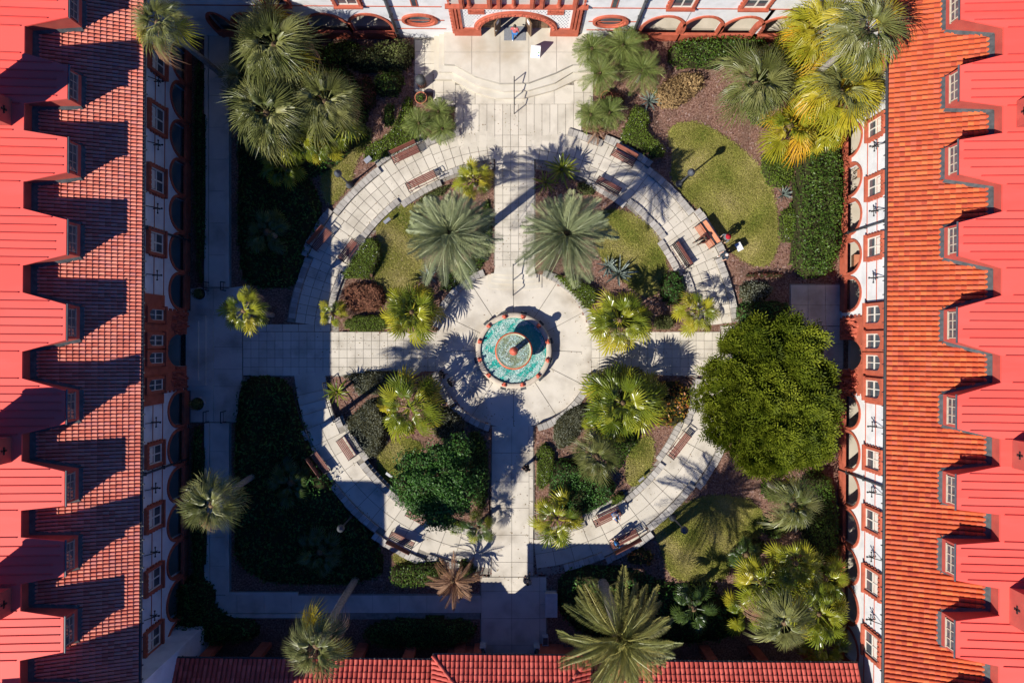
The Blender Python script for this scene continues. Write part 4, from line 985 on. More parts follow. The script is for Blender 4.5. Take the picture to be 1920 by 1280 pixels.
mb = MB(); mb.hexa([(-28.2, -27.2, 13.8), (-20.5, -27.2, 13.8), (-20.5, -19.2, 13.8), (-28.2, -19.2, 13.8), (-25, -24, 15), (-23, -24, 15), (-23, -22.5, 15), (-25, -22.5, 15)]); mb.build('roof', M['tile_s1'], pav)

# ------------------------------------------------------------------ palm fronds (shared meshes, unit length)
def fan_leaf(name, m, n=30, fused=.45, pet=.42, droop=.35, spread=150, gap=.9, seed=0, fold=.35, tipd=.2):
    """palmate leaf: stalk, then pleated segments folded up along the midrib and hanging at their tips"""
    r = random.Random(seed); mb = MB(); R = 1 - pet
    def curve(x, y): return -droop * max(0, x - pet * .6) ** 2 + fold * abs(y) - (fold + .45) * y * y / R
    c = (pet, 0, curve(pet, 0))
    mb.add([(0, -.014, .0), (0, .014, .0), (pet, .009, c[2] + .01), (pet, -.009, c[2] + .01)], [(0, 1, 2, 3)])
    for k in range(n):
        a = radians(-spread + 2 * spread * (k + .5) / n) + r.uniform(-.04, .04); hw = radians(spread / n) * gap
        L = R * (.66 + .34 * cos(a / 1.3)) * r.uniform(.86, 1.06); f = fused * r.uniform(.8, 1.15)
        def pt(rad, da, up=0): x, y = pet + rad * cos(a + da), rad * sin(a + da); return (x, y * .92, curve(x, y) + up)
        A, Bm, C = pt(L * f, -hw), pt(L * f, 0, .02), pt(L * f, hw)
        tip = pt(L, r.uniform(-.07, .07), -.02 - tipd * r.uniform(.3, 1.2)); mid1, mid2 = pt(L * (f + 1) / 2, -hw * .6, -.004 - tipd * .12), pt(L * (f + 1) / 2, hw * .6, -.004 - tipd * .12)
        mm = pt(L * (f + 1) / 2, 0, .012 - tipd * .12)
        mb.add([c, A, Bm, C, mid1, mm, mid2, tip], [(0, 1, 2), (0, 2, 3), (1, 4, 5, 2), (2, 5, 6, 3), (4, 7, 5), (5, 7, 6)])
    return mb.mesh(name, m)
def pinnate_leaf(name, m, n=38, wid=.17, droop=.45, seed=0, vee=.35, base=.12, arch=.12, lw=1.0):
    r = random.Random(seed); mb = MB()
    def rc(t): return Vector((t - .12 * t * t * droop, 0, arch * sin(pi * min(1, t * 1.2)) - droop * t * t * .5))
    ts = lin(0, 1, 8)
    for a, b_ in zip(ts[:-1], ts[1:]):
        p, q = rc(a), rc(b_); w0, w1 = .014 * (1 - a * .8), .014 * (1 - b_ * .8)
        mb.add([(p.x, -w0, p.z + .008), (p.x, w0, p.z + .008), (q.x, w1, q.z + .008), (q.x, -w1, q.z + .008)], [(0, 3, 2, 1)])
    for k in range(n):
        t = base + (1 - base) * (k + .5) / n; p = rc(t); L = wid * (sin(pi * (t - base) / (1 - base) * .86 + .28)) ** .6 * r.uniform(.88, 1.08)
        for sg in (-1, 1):
            fwd = .36 + .55 * t; d = Vector((fwd, sg, vee * r.uniform(.6, 1.2))).normalized(); w = Vector((.0105, 0, .004)) * lw
            e = p + d * L; e.z -= L * .25; m_ = p + d * L * .5
            mb.add([tuple(p - w * .6), tuple(m_ - w * 1.3), tuple(e), tuple(m_ + w * 1.3)], [(0, 1, 2, 3)])
    return mb.mesh(name, m)
def strap_leaf(name, m, droop=.5, w=.07, seed=0):
    mb = MB(); ts = lin(0, 1, 6); pr = None
    for t in ts:
        ww = w * (sin(pi * (t * .85 + .12))) ** .7; z = .25 * t - droop * t * t
        cur = [(t, -ww, z + .015), (t, 0, z), (t, ww, z + .015)]
        if pr: mb.add(pr + cur, [(0, 3, 4, 1), (1, 4, 5, 2)])
        pr = cur
    return mb.mesh(name, m)
LEAF = {}
def leaf_set(kind):
    if kind not in LEAF:
        L = []
        for s in range(5):
            if kind == 'cabbage': L.append(fan_leaf('frond', M['cabbage'], 28, .32, .42, .5, 118, .72, s, .62, .22))
            elif kind == 'cabbage_y': L.append(fan_leaf('frond', M['cabbage_y'], 26, .40, .44, .45, 128, .8, s, .5, .18))
            elif kind == 'orange': L.append(fan_leaf('frond', M['orange'], 24, .5, .42, .6, 130, .8, s, .5, .2))
            elif kind == 'dead': L.append(fan_leaf('frond', M['dead'], 22, .4, .42, .7, 110, .7, s, .6, .3))
            elif kind in ('fan', 'fan_y', 'fan_dark'): L.append(fan_leaf('frond', M[kind], 22, .50, .52, .30, 150, .86, s, .3, .12))
            elif kind == 'date': L.append(pinnate_leaf('frond', M['date'], 46, .22, .40, s, .25, lw=.6))
            elif kind == 'date_gold': L.append(pinnate_leaf('frond', M['date_gold'], 50, .145, .40, s, .55, lw=.5))
            elif kind == 'feather': L.append(pinnate_leaf('frond', M['feather'], 30, .27, .7, s, .25, lw=.5))
            elif kind == 'cycad_dead': L.append(pinnate_leaf('frond', M['dead'], 34, .13, .5, s, .3))
            elif kind == 'strap': L.append(strap_leaf('frond', M['fan'], .5, .055, s))
            elif kind == 'agave': L.append(strap_leaf('blade', M['agave'], .12, .06, s))
        LEAF[kind] = L
    return LEAF[kind]

def crown(root, c, R, n, kind, mix=(), e_hi=78, e_lo=-25, seed=0, part='frond', power=.75, squash=1.0):
    """fronds round a growing point c (local); mix: [(kind, share of the lowest fronds)]"""
    r = random.Random(seed); az = r.uniform(0, 6.28); tl = Matrix.Rotation(r.uniform(0, .22) if n > 12 else 0, 4, Vector((r.uniform(-1, 1), r.uniform(-1, 1), 0)).normalized())
    for k in range(n):
        t = (k + .5) / n; az += 2.39996 + r.uniform(-.25, .25); el = radians(e_hi + (e_lo - e_hi) * t ** power + r.uniform(-12, 12))
        kd = kind
        for mk, lo, hi in mix:
            if lo <= t <= hi and r.random() < .8: kd = mk
        ls = leaf_set(kd); o = bpy.data.objects.new(part, ls[r.randrange(5)]); s = R * (.70 + .36 * t) * r.uniform(.80, 1.14)
        o.matrix_local = Matrix.Translation(Vector(c) + Vector((cos(az), sin(az), 0)) * .06 * R) @ tl @ Matrix.Rotation(az, 4, 'Z') @ Matrix.Rotation(-el, 4, 'Y') @ Matrix.Rotation(r.uniform(-.5, .5), 4, 'X') @ Matrix.Diagonal((s, s, s * squash, 1))
        link(o, root)
def palm(label, px, py, h, Rpx, n, kind='cabbage', base=None, mix=(), trunk=.17, seed=None, group=None, cat='palm', name='palm_tree', e_hi=78, e_lo=-25, power=.75):
    """crown centre seen at pixel px, py and height h; base: pixel of the foot of the trunk"""
    c = P(px, py, h); b_ = P(base[0], base[1], 0) if base else Vector((c.x + RND.uniform(-.1, .1), c.y + RND.uniform(-.1, .1), 0))
    R = Rpx * (H - h) / F; root = thing(name, label, cat, (b_.x, b_.y, 0), group=group)
    top = Vector((c.x - b_.x, c.y - b_.y, h)); seed = seed if seed is not None else int(px * 7 + py)
    if h > .5:
        mb = MB(); pts = [Vector((top.x * (max(0, t) ** 1.15), top.y * (max(0, t) ** 1.15), top.z * t)) for t in lin(-.02, .985, 18)]
        mb.tube(pts, [trunk * (1.25 - .3 * t + (.05 if i % 2 else 0)) for i, t in enumerate(lin(0, 1, 18))], 10); tr = mb.build('trunk', M['trunk'], root, True)
        mb = MB(); mb.lathe([(.05, -.55), (trunk * 1.25, -.45), (trunk * 1.5, -.1), (trunk * 1.1, .12), (.02, .25)], 10, top); mb.build('crown_base', M['boots'], tr, True)
    if kind.startswith(('cabbage', 'fan')): n = int(n * (.72 if kind[0] == 'c' else .8))
    if kind == 'cabbage': mix = list(mix) + [('dead', .93, 1)]
    crown(root, top, R * 1.08, n, kind, mix, e_hi, e_lo, seed, power=power)
    return root

# ---- tall cabbage palms
palm('tall leaning cabbage palm over the top left roof corner', 297, 45, 9.6, 62, 34, 'cabbage', (415, 140), [('cabbage_y', .75, 1)])
palm('broad grey green cabbage palm beside the shaded arches at top left', 515, 85, 5.2, 90, 46, 'cabbage', (540, 105), [('cabbage_y', .85, 1)])
palm('grey green cabbage palm in the middle of the left grove, lower one', 500, 212, 4.8, 82, 44, 'cabbage', (545, 240))
palm('grey green cabbage palm nearest the reddish shrub in the left grove', 610, 192, 4.2, 76, 42, 'cabbage', (635, 215), [('fan', .8, 1)])
palm('lone cabbage palm leaning over the shaded west walkway', 398, 945, 10.0, 60, 36, 'cabbage', (478, 890))
palm('tall bare trunk cabbage palm leaning over the bottom roof', 594, 1208, 10.5, 66, 38, 'cabbage', (668, 1083), [('cabbage_y', .85, 1)], trunk=.2)
palm('tall cabbage palm with yellow skirt leaning against the right roof corner', 1622, 60, 11.0, 84, 44, 'cabbage', (1474, 190), [('cabbage_y', .55, 1)])
palm('yellow fronded palm half over the top right facade end', 1540, 62, 5.6, 72, 38, 'cabbage_y', (1520, 80), [('orange', .85, 1), ('cabbage', 0, .25)])
palm('yellow green palm below the leaning trunk at the right wall', 1576, 172, 5.8, 80, 42, 'cabbage_y', (1545, 190), [('cabbage', 0, .35), ('orange', .92, 1)])
palm('large grey green fan palm above the curved lawn', 1418, 158, 5.0, 82, 38, 'cabbage', (1372, 192), [('orange', .9, .94)])
palm('low palm with orange dying fronds beside the dense hedge', 1482, 236, 3.2, 66, 34, 'cabbage_y', None, [('orange', .45, .75), ('fan', 0, .3)])
palm('pale cabbage palm beside the juniper with a slim trunk, right side', 1488, 945, 5.2, 58, 36, 'cabbage', (1441, 906), [('cabbage_y', .85, 1)])
palm('grey green cabbage palm rising from yellow fans at bottom right', 1470, 1165, 6.6, 62, 38, 'cabbage', (1436, 1098), [('cabbage_y', .9, 1)])
palm('pale green palm behind the dark shrub in the south east quadrant', 1118, 856, 3.2, 52, 30, 'cabbage')
# ---- broad leaved fan palms
palm('fan palm with yellow tips left of the plaza, north of the west path', 772, 585, 1.9, 62, 26, 'fan', None, [('fan_y', .6, 1)], .13)
palm('bushy fan palm south of the west path near its paved edge', 768, 762, 2.8, 66, 34, 'fan', None, [('fan_y', .6, 1)], .14)
palm('fan palm overhanging the east path from its north side', 1162, 600, 2.4, 64, 30, 'fan', None, [('fan_y', .45, 1)], .14)
palm('dense fan palm clump south of the east path by the plaza', 1168, 755, 2.6, 80, 40, 'fan', None, [('fan_y', .6, 1)], .15)
palm('fan palm spilling onto the south path from the right', 1042, 972, 2.0, 54, 26, 'fan_y', None, [('fan', 0, .5)], .13)
palm('sunlit fan palm standing alone in the shaded west forecourt', 458, 582, 5.1, 46, 26, 'fan_y', None, [('dead', .82, 1), ('fan', 0, .5)], .14)
palm('fan palm leftmost in the bottom right clump of yellow fans', 1430, 1092, 3.4, 56, 26, 'fan_y', None, [('fan', 0, .4)], .14)
palm('fan palm against the east wall in the bottom right clump', 1535, 1150, 3.2, 64, 28, 'fan', None, [('fan_y', .6, 1)], .14)
palm('fan palm topmost in the bottom right clump, above the leaning trunk', 1492, 1055, 3.6, 54, 26, 'fan_y', None, [('dead', .85, 1), ('fan', 0, .5)], .14)
palm('small fan palm at the west tip of the north west quadrant', 622, 588, 1.3, 30, 16, 'fan', None, [('fan_y', .5, 1)], .1)
palm('small yellow fan palm above the east path under the juniper edge', 1308, 585, 1.8, 46, 24, 'fan_y', None, [('fan', 0, .4)], .12)
palm('yellow edged fan palm beside the north path, left', 888, 338, 1.6, 42, 24, 'fan_y', None, [('fan', 0, .55)], .12)
palm('small dark fan palm by the south path, left of the paving', 897, 988, 1.4, 34, 20, 'fan_dark', None, [('fan', .5, 1)], .11)
palm('yellow green fan palm under the left grove edge', 598, 268, 2.2, 44, 20, 'fan', None, [('fan_y', .7, 1)], .12)
palm('low yellow tipped fan palm at the foot of the shaded grove', 530, 312, 1.8, 42, 18, 'fan', None, [('fan_y', .6, 1)], .12)
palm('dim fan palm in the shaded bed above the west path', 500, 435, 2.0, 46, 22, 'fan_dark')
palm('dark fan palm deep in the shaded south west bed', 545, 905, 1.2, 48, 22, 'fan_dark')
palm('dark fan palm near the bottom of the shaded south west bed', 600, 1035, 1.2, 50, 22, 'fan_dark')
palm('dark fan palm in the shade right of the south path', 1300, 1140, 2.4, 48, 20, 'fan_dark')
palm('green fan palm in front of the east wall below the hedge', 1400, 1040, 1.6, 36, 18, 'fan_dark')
palm('yellow fan palm against the top right arches', 1520, 28, 3.6, 58, 26, 'cabbage_y', None, [('fan', 0, .3)], .14)
palm('bright yellow palm touching the right facade below the roof corner', 1628, 150, 4.6, 60, 28, 'cabbage_y', None, [('cabbage', 0, .3)], .14)
palm('yellow green fan palm between hedge top and leaning trunk, right', 1545, 238, 2.6, 54, 24, 'fan_y', None, [('orange', .8, 1)], .13)
palm('shaded green fan palm under the large grey green palm, top right', 1465, 110, 2.4, 50, 20, 'fan', None, (), .13)
palm('low fan palm at the bottom of the right yellow clump, near the loggia roof', 1545, 1205, 2.6, 52, 22, 'fan', None, [('fan_y', .5, 1)], .13)
palm('green fan palm beside the right wall above the bottom clump', 1548, 1085, 2.8, 48, 20, 'fan', None, [('fan_y', .5, 1)], .13)
palm('olive fan palm between the three cabbage palms of the left grove', 556, 150, 3.0, 56, 22, 'cabbage', None, [('fan', .4, 1)], .13)
palm('low green fan palm on the right edge of the left grove', 640, 240, 2.0, 46, 20, 'fan_dark', None, [('fan', .5, 1)], .12)
palm('cabbage palm crown filling the left side of the left grove', 462, 150, 3.6, 62, 26, 'cabbage', None, [('fan', .85, 1)])
palm('small fan palm below the cabbage palms of the left grove', 560, 262, 3.0, 50, 22, 'fan', None, [('fan_y', .7, 1)], .13)
palm('pale fan palm behind the bottom right clump, by the lawn', 1400, 1150, 2.6, 46, 20, 'fan', None, [('fan_y', .5, 1)], .13)
palm('smaller fan palm between the dense clump and the croton shrub', 1212, 748, 2.0, 46, 20, 'fan', None, [('fan_y', .5, 1)], .12)
palm('low fan palm between grey green shrub and pale palm, south east', 1132, 806, 1.8, 44, 20, 'fan', None, [('fan_y', .6, 1)], .12)
# ---- date palms, cycads, small palms
palm('big feathery date palm in the north west quadrant, beside the path', 845, 440, 6.8, 82, 84, 'date', None, (), .25, e_hi=70, e_lo=-12, power=.8)
palm('big feathery date palm in the north east quadrant, beside the path', 1062, 440, 6.8, 82, 84, 'date', None, (), .25, e_hi=70, e_lo=-12, power=.8)
palm('huge golden edged date palm overhanging the bottom roof', 1163, 1192, 8.0, 104, 100, 'date_gold', (1128, 1086), (), .3, e_hi=80, e_lo=-12, power=.7)
palm('brown dead cycad at the corner of the south walk', 850, 1088, 1.6, 48, 40, 'cycad_dead', None, (), .16, e_hi=70, e_lo=-20)
palm('small strap leaved rosette palm beside the stair rails', 632, 735, 1.1, 24, 34, 'strap', None, (), .09, e_hi=75, e_lo=0)
palm('dark green rosette palm right of the north path', 1053, 318, 1.2, 30, 34, 'strap', None, (), .09, e_hi=70, e_lo=-10)
palm('smaller dark rosette palm touching the north path edge', 1022, 342, .9, 22, 24, 'strap', None, (), .09, e_hi=70, e_lo=-10)
for px, py, r, lab in ((786, 232, 32, 'leftmost of three feathery palms below the terracotta pot'), (822, 210, 30, 'topmost of three feathery palms below the terracotta pot'), (830, 242, 28, 'lowest of three feathery palms below the terracotta pot'),
                       (1110, 92, 36, 'feathery palm nearest the entrance step in the top right clump'), (1168, 86, 44, 'largest feathery palm in the clump right of the entrance'), (1125, 138, 38, 'lower left feathery palm in the clump right of the entrance'), (1205, 132, 42, 'rightmost feathery palm in the clump by the entrance'),
                       (1108, 216, 32, 'left feathery palm above the zigzag hedge'), (1143, 212, 34, 'right feathery palm above the zigzag hedge')):
    palm(lab, px, py, 1.9 if py < 150 and px > 1000 else 1.3, r, 60, 'feather', None, [], .09, name='feather_palm', e_hi=75, e_lo=-30)
palm('brown withered palm at the edge of the north path, right', 1118, 245, .8, 24, 26, 'cycad_dead', None, (), .08, name='feather_palm')
for px, py, r, lab in ((803, 518, 18, 'grey agave at the edge of the left date palm'), (1140, 500, 20, 'smaller grey agave right of the right date palm'), (1160, 514, 27, 'larger grey agave right of the right date palm'), (1217, 190, 19, 'grey agave below the dry tan ferns'), (1468, 366, 16, 'grey agave between the two rounded shrubs near the dense hedge')):
    a = thing('agave', lab, 'agave', tuple(P(px, py, 0))); crown(a, (0, 0, .05), r * PX * 1.15, 34, 'agave', (), 80, 8, px, 'blade', .9)

# ------------------------------------------------------------------ shrubs and hedges
def dist_edge(poly, x, y):
    d = 1e9; n = len(poly)
    for i in range(n):
        (xa, ya), (xb, yb) = poly[i], poly[(i + 1) % n]; ux, uy = xb - xa, yb - ya
        t = max(0, min(1, ((x - xa) * ux + (y - ya) * uy) / (ux * ux + uy * uy + 1e-9))); d = min(d, hypot(x - xa - t * ux, y - ya - t * uy))
    return d
class Lumps:
    def __init__(s, seed): r = random.Random(seed); s.w = [(r.uniform(-1, 1), r.uniform(-1, 1), r.uniform(0, 6.28)) for _ in range(7)]
    def __call__(s, x, y, f=1.0): return sum(sin((a * x + b_ * y) * 2.6 * f + c) for a, b_, c in s.w) / 7
def leaf_cloud(pts, nrm, size, asp=.5, jitter=.7, fold=True):
    n = len(pts); nrm = nrm + NR.normal(0, jitter, (n, 3)); nrm[:, 2] = np.abs(nrm[:, 2]) * .9 + .05; nrm /= np.linalg.norm(nrm, axis=1)[:, None]
    t = NR.normal(0, 1, (n, 3)); t -= (t * nrm).sum(1)[:, None] * nrm; t /= np.linalg.norm(t, axis=1)[:, None]; b_ = np.cross(nrm, t)
    L = (size * NR.uniform(.6, 1.3, n))[:, None]; W = L * asp
    v = np.stack([pts - t * L * .5, pts + b_ * W * .5, pts + t * L * .5 - nrm * L * .12, pts - b_ * W * .5], 1).reshape(-1, 3)
    return v, np.arange(4 * n).reshape(-1, 4)
def bush(label, poly, h, m, size=.13, dens=1.0, soft=.5, cat='shrub', name='shrub', lump=.18, kind=None, flowers=0, asp=.5, group=None, jit=.7, z0=0.0, core='core'):
    """leafy mass: leaves spread over and under a lumpy dome raised on the outline poly (photo pixels at half height)"""
    k = (H - h * .7) / F / PX; poly = smooth_poly(poly, 2)
    pw = [tuple(P(a, b_, h * .7).xy) for a, b_ in poly]; cx = sum(p[0] for p in pw) / len(pw); cy = sum(p[1] for p in pw) / len(pw)
    xs, ys = [p[0] for p in pw], [p[1] for p in pw]; lm = Lumps(int(cx * 100 + cy * 37)); area = abs(sum(pw[i][0] * pw[(i + 1) % len(pw)][1] - pw[(i + 1) % len(pw)][0] * pw[i][1] for i in range(len(pw)))) / 2
    def hz(x, y):
        d = dist_edge(pw, x, y); e = min(1, d / soft); return h * (1 - (1 - e) ** 2.2 * .8) * (1 + lump * lm(x, y) + lump * .6 * lm(y, x, 2.7)), e
    # coarse height grid
    st_ = .16; gx, gy = int((max(xs) - min(xs)) / st_) + 2, int((max(ys) - min(ys)) / st_) + 2
    hg = np.zeros((gx, gy)); eg = np.zeros((gx, gy)); ing = np.zeros((gx, gy), bool)
    for i in range(gx):
        for j in range(gy):
            x, y = min(xs) + i * st_, min(ys) + j * st_
            if inside(pw, x, y): ing[i, j] = True; hg[i, j], eg[i, j] = hz(x, y)
    n = int(area * (1.9 / size ** 2) * dens * 2.0); x = NR.uniform(min(xs), max(xs), n * 3); y = NR.uniform(min(ys), max(ys), n * 3)
    gi = np.clip(((x - min(xs)) / st_).round().astype(int), 0, gx - 1); gj = np.clip(((y - min(ys)) / st_).round().astype(int), 0, gy - 1)
    ok = ing[gi, gj]; x, y, gi, gj = x[ok][:n], y[ok][:n], gi[ok][:n], gj[ok][:n]; z = hg[gi, gj]; e = eg[gi, gj]
    dep = NR.uniform(0, 1, len(x)) ** 2.2; low = NR.uniform(0, 1, len(x)) < (1 - e) * .7
    z = np.where(low, z * NR.uniform(.15, 1, len(x)), z * (1 - dep * .35)) + z0
    gxh, gyh = np.gradient(hg, st_) if min(hg.shape) > 1 else (hg * 0, hg * 0)
    nr = np.stack([-gxh[gi, gj] * .6, -gyh[gi, gj] * .6, np.ones(len(x))], 1)
    v, q = leaf_cloud(np.stack([x - cx, y - cy, z], 1), nr, size, asp, jit)
    val = np.clip(NR.uniform(0, 1, len(q)) * .75 + .25 * (.5 + .5 * np.sin(x * 2.3 + y * 1.7)), 0, 1)
    if kind == 'stuff':
        root = link(bpy.data.objects.new(name, arr_mesh(name, v, q, m, val))); root.location = (cx, cy, 0); tag(root, label, cat, group, kind)
    else:
        root = thing(name, label, cat, (cx, cy, 0), group=group); link(bpy.data.objects.new('foliage', arr_mesh('foliage', v, q, m, val)), root)
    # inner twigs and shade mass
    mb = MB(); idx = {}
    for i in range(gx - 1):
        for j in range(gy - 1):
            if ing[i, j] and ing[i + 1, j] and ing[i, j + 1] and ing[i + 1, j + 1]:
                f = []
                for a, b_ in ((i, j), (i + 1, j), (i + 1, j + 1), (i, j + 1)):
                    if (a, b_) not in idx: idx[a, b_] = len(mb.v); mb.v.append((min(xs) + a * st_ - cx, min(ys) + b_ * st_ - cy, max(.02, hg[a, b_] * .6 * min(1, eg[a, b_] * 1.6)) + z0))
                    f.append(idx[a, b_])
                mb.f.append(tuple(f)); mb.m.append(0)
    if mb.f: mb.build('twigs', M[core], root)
    if flowers:
        s = NR.choice(len(x), min(flowers, len(x)), False); fv, fq = leaf_cloud(np.stack([x[s] - cx, y[s] - cy, z[s] + .04], 1), nr[s], .055, .9, .3)
        link(bpy.data.objects.new('flowers', arr_mesh('flowers', fv, fq, M['lf_white'], NR.uniform(0, 1, len(fq)))), root)
    return root
B = bush
B('tall dense dark green hedge along the east arcade', [(1503, 246), (1582, 240), (1588, 320), (1580, 525), (1493, 520), (1488, 430), (1500, 330)], 2.0, M['lf_green'], .16, 1.1, .5, 'hedge', 'hedge', .16)
B('green hedge with flecks of red below the top right arches', [(1250, 70), (1350, 62), (1440, 62), (1450, 92), (1360, 126), (1255, 126)], 1.3, M['lf_green'], .15, 1, .5, 'hedge', 'hedge', .2)
B('tall loose olive shrub left of the entrance terrace', [(688, 78), (772, 64), (776, 95), (760, 128), (700, 130), (640, 120), (645, 85)], 1.8, M['lf_olive'], .15, 1, .6, lump=.3)
B('low dark shrub under the top left arches', [(600, 72), (688, 70), (650, 118), (612, 130)], .9, M['lf_green'], .15, .9, .4, lump=.3)
B('glossy green shrub just above the reddish shrub at top left', [(700, 130), (758, 128), (752, 172), (720, 182), (694, 165)], 1.2, M['lf_green'], .16, 1, .5, lump=.25)
B('dark reddish leaved shrub between cabbage palm and bark bed', [(664, 138), (690, 131), (707, 165), (702, 202), (680, 210), (660, 180)], 1.2, M['lf_red'], .18, .9, .5, lump=.3)
B('bright green ground cover with white flowers behind the upper left bench', [(760, 176), (776, 182), (772, 215), (792, 262), (776, 272), (700, 312), (674, 297), (690, 265), (722, 255), (745, 215)], .45, M['lf_bright'], .09, 1, .3, 'ground cover', 'ground_cover_bed', .15, flowers=60)
B('small round shrub on the bark near the upper left lawn', [(716, 195), (742, 188), (736, 240), (714, 236)], .6, M['lf_green'], .12, 1, .3)
B('tiny green shrub at the top of the dry lawn', [(675, 235), (695, 240), (692, 268), (673, 262)], .5, M['lf_green'], .12, 1, .3)
B('clipped wedge shaped hedge behind the shaded inner bench, west', [(690, 438), (713, 452), (717, 478), (700, 515), (690, 525), (637, 526), (645, 503), (666, 470)], 1.0, M['lf_bright'], .08, 1, .18, 'hedge', 'hedge', .05, flowers=50)
B('rust brown ferns between the two clipped hedges, west', [(642, 530), (690, 524), (718, 535), (724, 570), (700, 587), (655, 587), (638, 560)], .9, M['lf_rust'], .2, 1.5, .4, 'fern', 'fern_bed', .25, asp=.32, core='core_rust')
B('low clipped hedge strip along the north edge of the west path', [(642, 590), (727, 587), (731, 623), (641, 624)], .8, M['lf_bright'], .08, 1, .15, 'hedge', 'hedge', .04)
B('clipped hedge along the north east curve of the plaza', [(1034, 512), (1060, 515), (1100, 527), (1127, 548), (1118, 572), (1098, 586), (1078, 555), (1046, 527)], .9, M['lf_bright'], .08, 1, .18, 'hedge', 'hedge', .06, flowers=30)
B('clipped zigzag hedge beside the upper right bench', [(1186, 190), (1214, 205), (1223, 225), (1210, 243), (1256, 278), (1240, 306), (1190, 275), (1155, 264), (1170, 235)], 1.0, M['lf_bright'], .08, 1, .18, 'hedge', 'hedge', .06, flowers=40)
B('patch of dry tan ferns above the curved lawn', [(1224, 168), (1255, 140), (1300, 128), (1328, 140), (1320, 168), (1290, 190), (1258, 208), (1225, 190)], .8, M['lf_tan'], .2, 1.6, .5, 'fern', 'fern_bed', .25, asp=.38, core='core_tan')
B('yellow green mounded shrub left of the dense hedge, upper one', [(1424, 282), (1480, 275), (1496, 300), (1490, 345), (1456, 358), (1430, 332)], .6, M['lf_bright'], .1, 1, .5)
B('yellow green mounded shrub left of the dense hedge, lower one', [(1464, 396), (1490, 380), (1505, 410), (1502, 450), (1476, 460), (1458, 432)], .8, M['lf_bright'], .09, 1, .4, flowers=25)
B('silvery shrub spilling beside the inner south west bench', [(648, 780), (698, 738), (722, 760), (730, 830), (700, 868), (664, 850), (640, 805)], 1.1, M['lf_grey'], .13, 1, .5, lump=.25, asp=.3)
B('silvery low shrub along the south edge of the west path', [(628, 702), (720, 690), (775, 702), (740, 735), (690, 745), (665, 742), (655, 715)], .7, M['lf_grey'], .13, 1, .4, lump=.25, asp=.3)
B('grey green shrub between bushy fan palm and plaza wall', [(812, 762), (850, 765), (880, 792), (862, 832), (820, 830), (800, 800)], 1.0, M['lf_grey'], .12, 1, .5, lump=.25, asp=.3)
B('dark glossy shrub mass below the pale palm, south east', [(1035, 865), (1080, 858), (1130, 888), (1162, 905), (1152, 948), (1085, 976), (1042, 960), (1024, 920)], 1.7, M['lf_dark'], .15, 1.1, .6, lump=.2)
B('narrow clipped hedge along the right edge of the south path', [(1003, 828), (1038, 836), (1043, 870), (1030, 915), (1003, 925)], .7, M['lf_bright'], .08, 1, .15, 'hedge', 'hedge', .05, flowers=30)
B('small clipped hedge block at the shrub end by the south east bench', [(1140, 935), (1168, 918), (1178, 935), (1150, 955)], .7, M['lf_bright'], .08, 1, .15, 'hedge', 'hedge', .04)
B('grey green shrub inside the south east plaza wall', [(1030, 802), (1060, 768), (1100, 750), (1112, 790), (1072, 840), (1045, 850)], 1.0, M['lf_grey'], .12, 1, .5, lump=.25, asp=.3)
B('dusky shrub along the south edge of the east path', [(1112, 705), (1150, 684), (1212, 688), (1212, 708), (1160, 712)], .8, M['lf_grey'], .12, 1, .4, lump=.25, asp=.3)
B('dark round shrub below the slatted bench, north east', [(1250, 507), (1280, 500), (1291, 540), (1280, 576), (1246, 570), (1235, 540)], 1.3, M['lf_dark'], .15, 1, .5, lump=.25)
B('small olive clipped hedge on the north edge of the east path', [(1222, 592), (1265, 588), (1268, 620), (1225, 622)], .6, M['lf_olive'], .08, 1, .18, 'hedge', 'hedge', .05)
B('pale grey twiggy shrub on the bark above the juniper', [(1385, 527), (1440, 520), (1462, 545), (1430, 572), (1390, 570)], .9, M['lf_grey'], .13, .9, .5, lump=.3)
B('red leaved low shrubs on the bark below the curved lawn', [(1395, 508), (1470, 505), (1475, 522), (1400, 524)], .5, M['lf_red'], .13, .6, .3)
B('dark shrub behind the juniper crown toward the east walk', [(1380, 560), (1470, 560), (1500, 580), (1440, 620), (1380, 610)], 1.0, M['lf_dark'], .16, .9, .5, lump=.3)
B('olive shrubs along the east wall south of the juniper', [(1500, 890), (1572, 880), (1580, 1000), (1575, 1065), (1535, 1065), (1505, 1000)], 1.6, M['lf_green'], .15, 1, .6, lump=.25)
B('dark fern shrub at the right end of the south east lawn', [(1366, 1030), (1410, 1008), (1447, 1015), (1432, 1052), (1372, 1072)], .9, M['lf_green'], .2, .9, .5, 'fern', 'fern_bed', .3, asp=.25)
B('bright bushy plants right of the lawn under the pale cabbage palm', [(1425, 965), (1470, 960), (1490, 1000), (1440, 1020)], .7, M['lf_green'], .15, 1, .4)
B('green hedge with yellow leaves left of the dead cycad', [(725, 1062), (790, 1050), (838, 1052), (835, 1085), (800, 1105), (730, 1105)], 1.1, M['lf_green'], .15, 1, .5, 'hedge', 'hedge', .2)
B('dark leafy shrub right of the dead cycad', [(850, 1050), (890, 1052), (893, 1085), (870, 1095)], .9, M['lf_green'], .13, 1, .4)
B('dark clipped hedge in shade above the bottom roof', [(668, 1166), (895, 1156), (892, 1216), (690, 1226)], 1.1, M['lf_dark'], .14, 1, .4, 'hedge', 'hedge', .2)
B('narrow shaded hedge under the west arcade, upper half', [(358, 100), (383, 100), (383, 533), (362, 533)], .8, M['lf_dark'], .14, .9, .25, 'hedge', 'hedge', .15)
B('narrow shaded hedge under the west arcade, lower half', [(354, 796), (383, 796), (388, 1100), (352, 1100)], .8, M['lf_dark'], .14, .9, .25, 'hedge', 'hedge', .15)
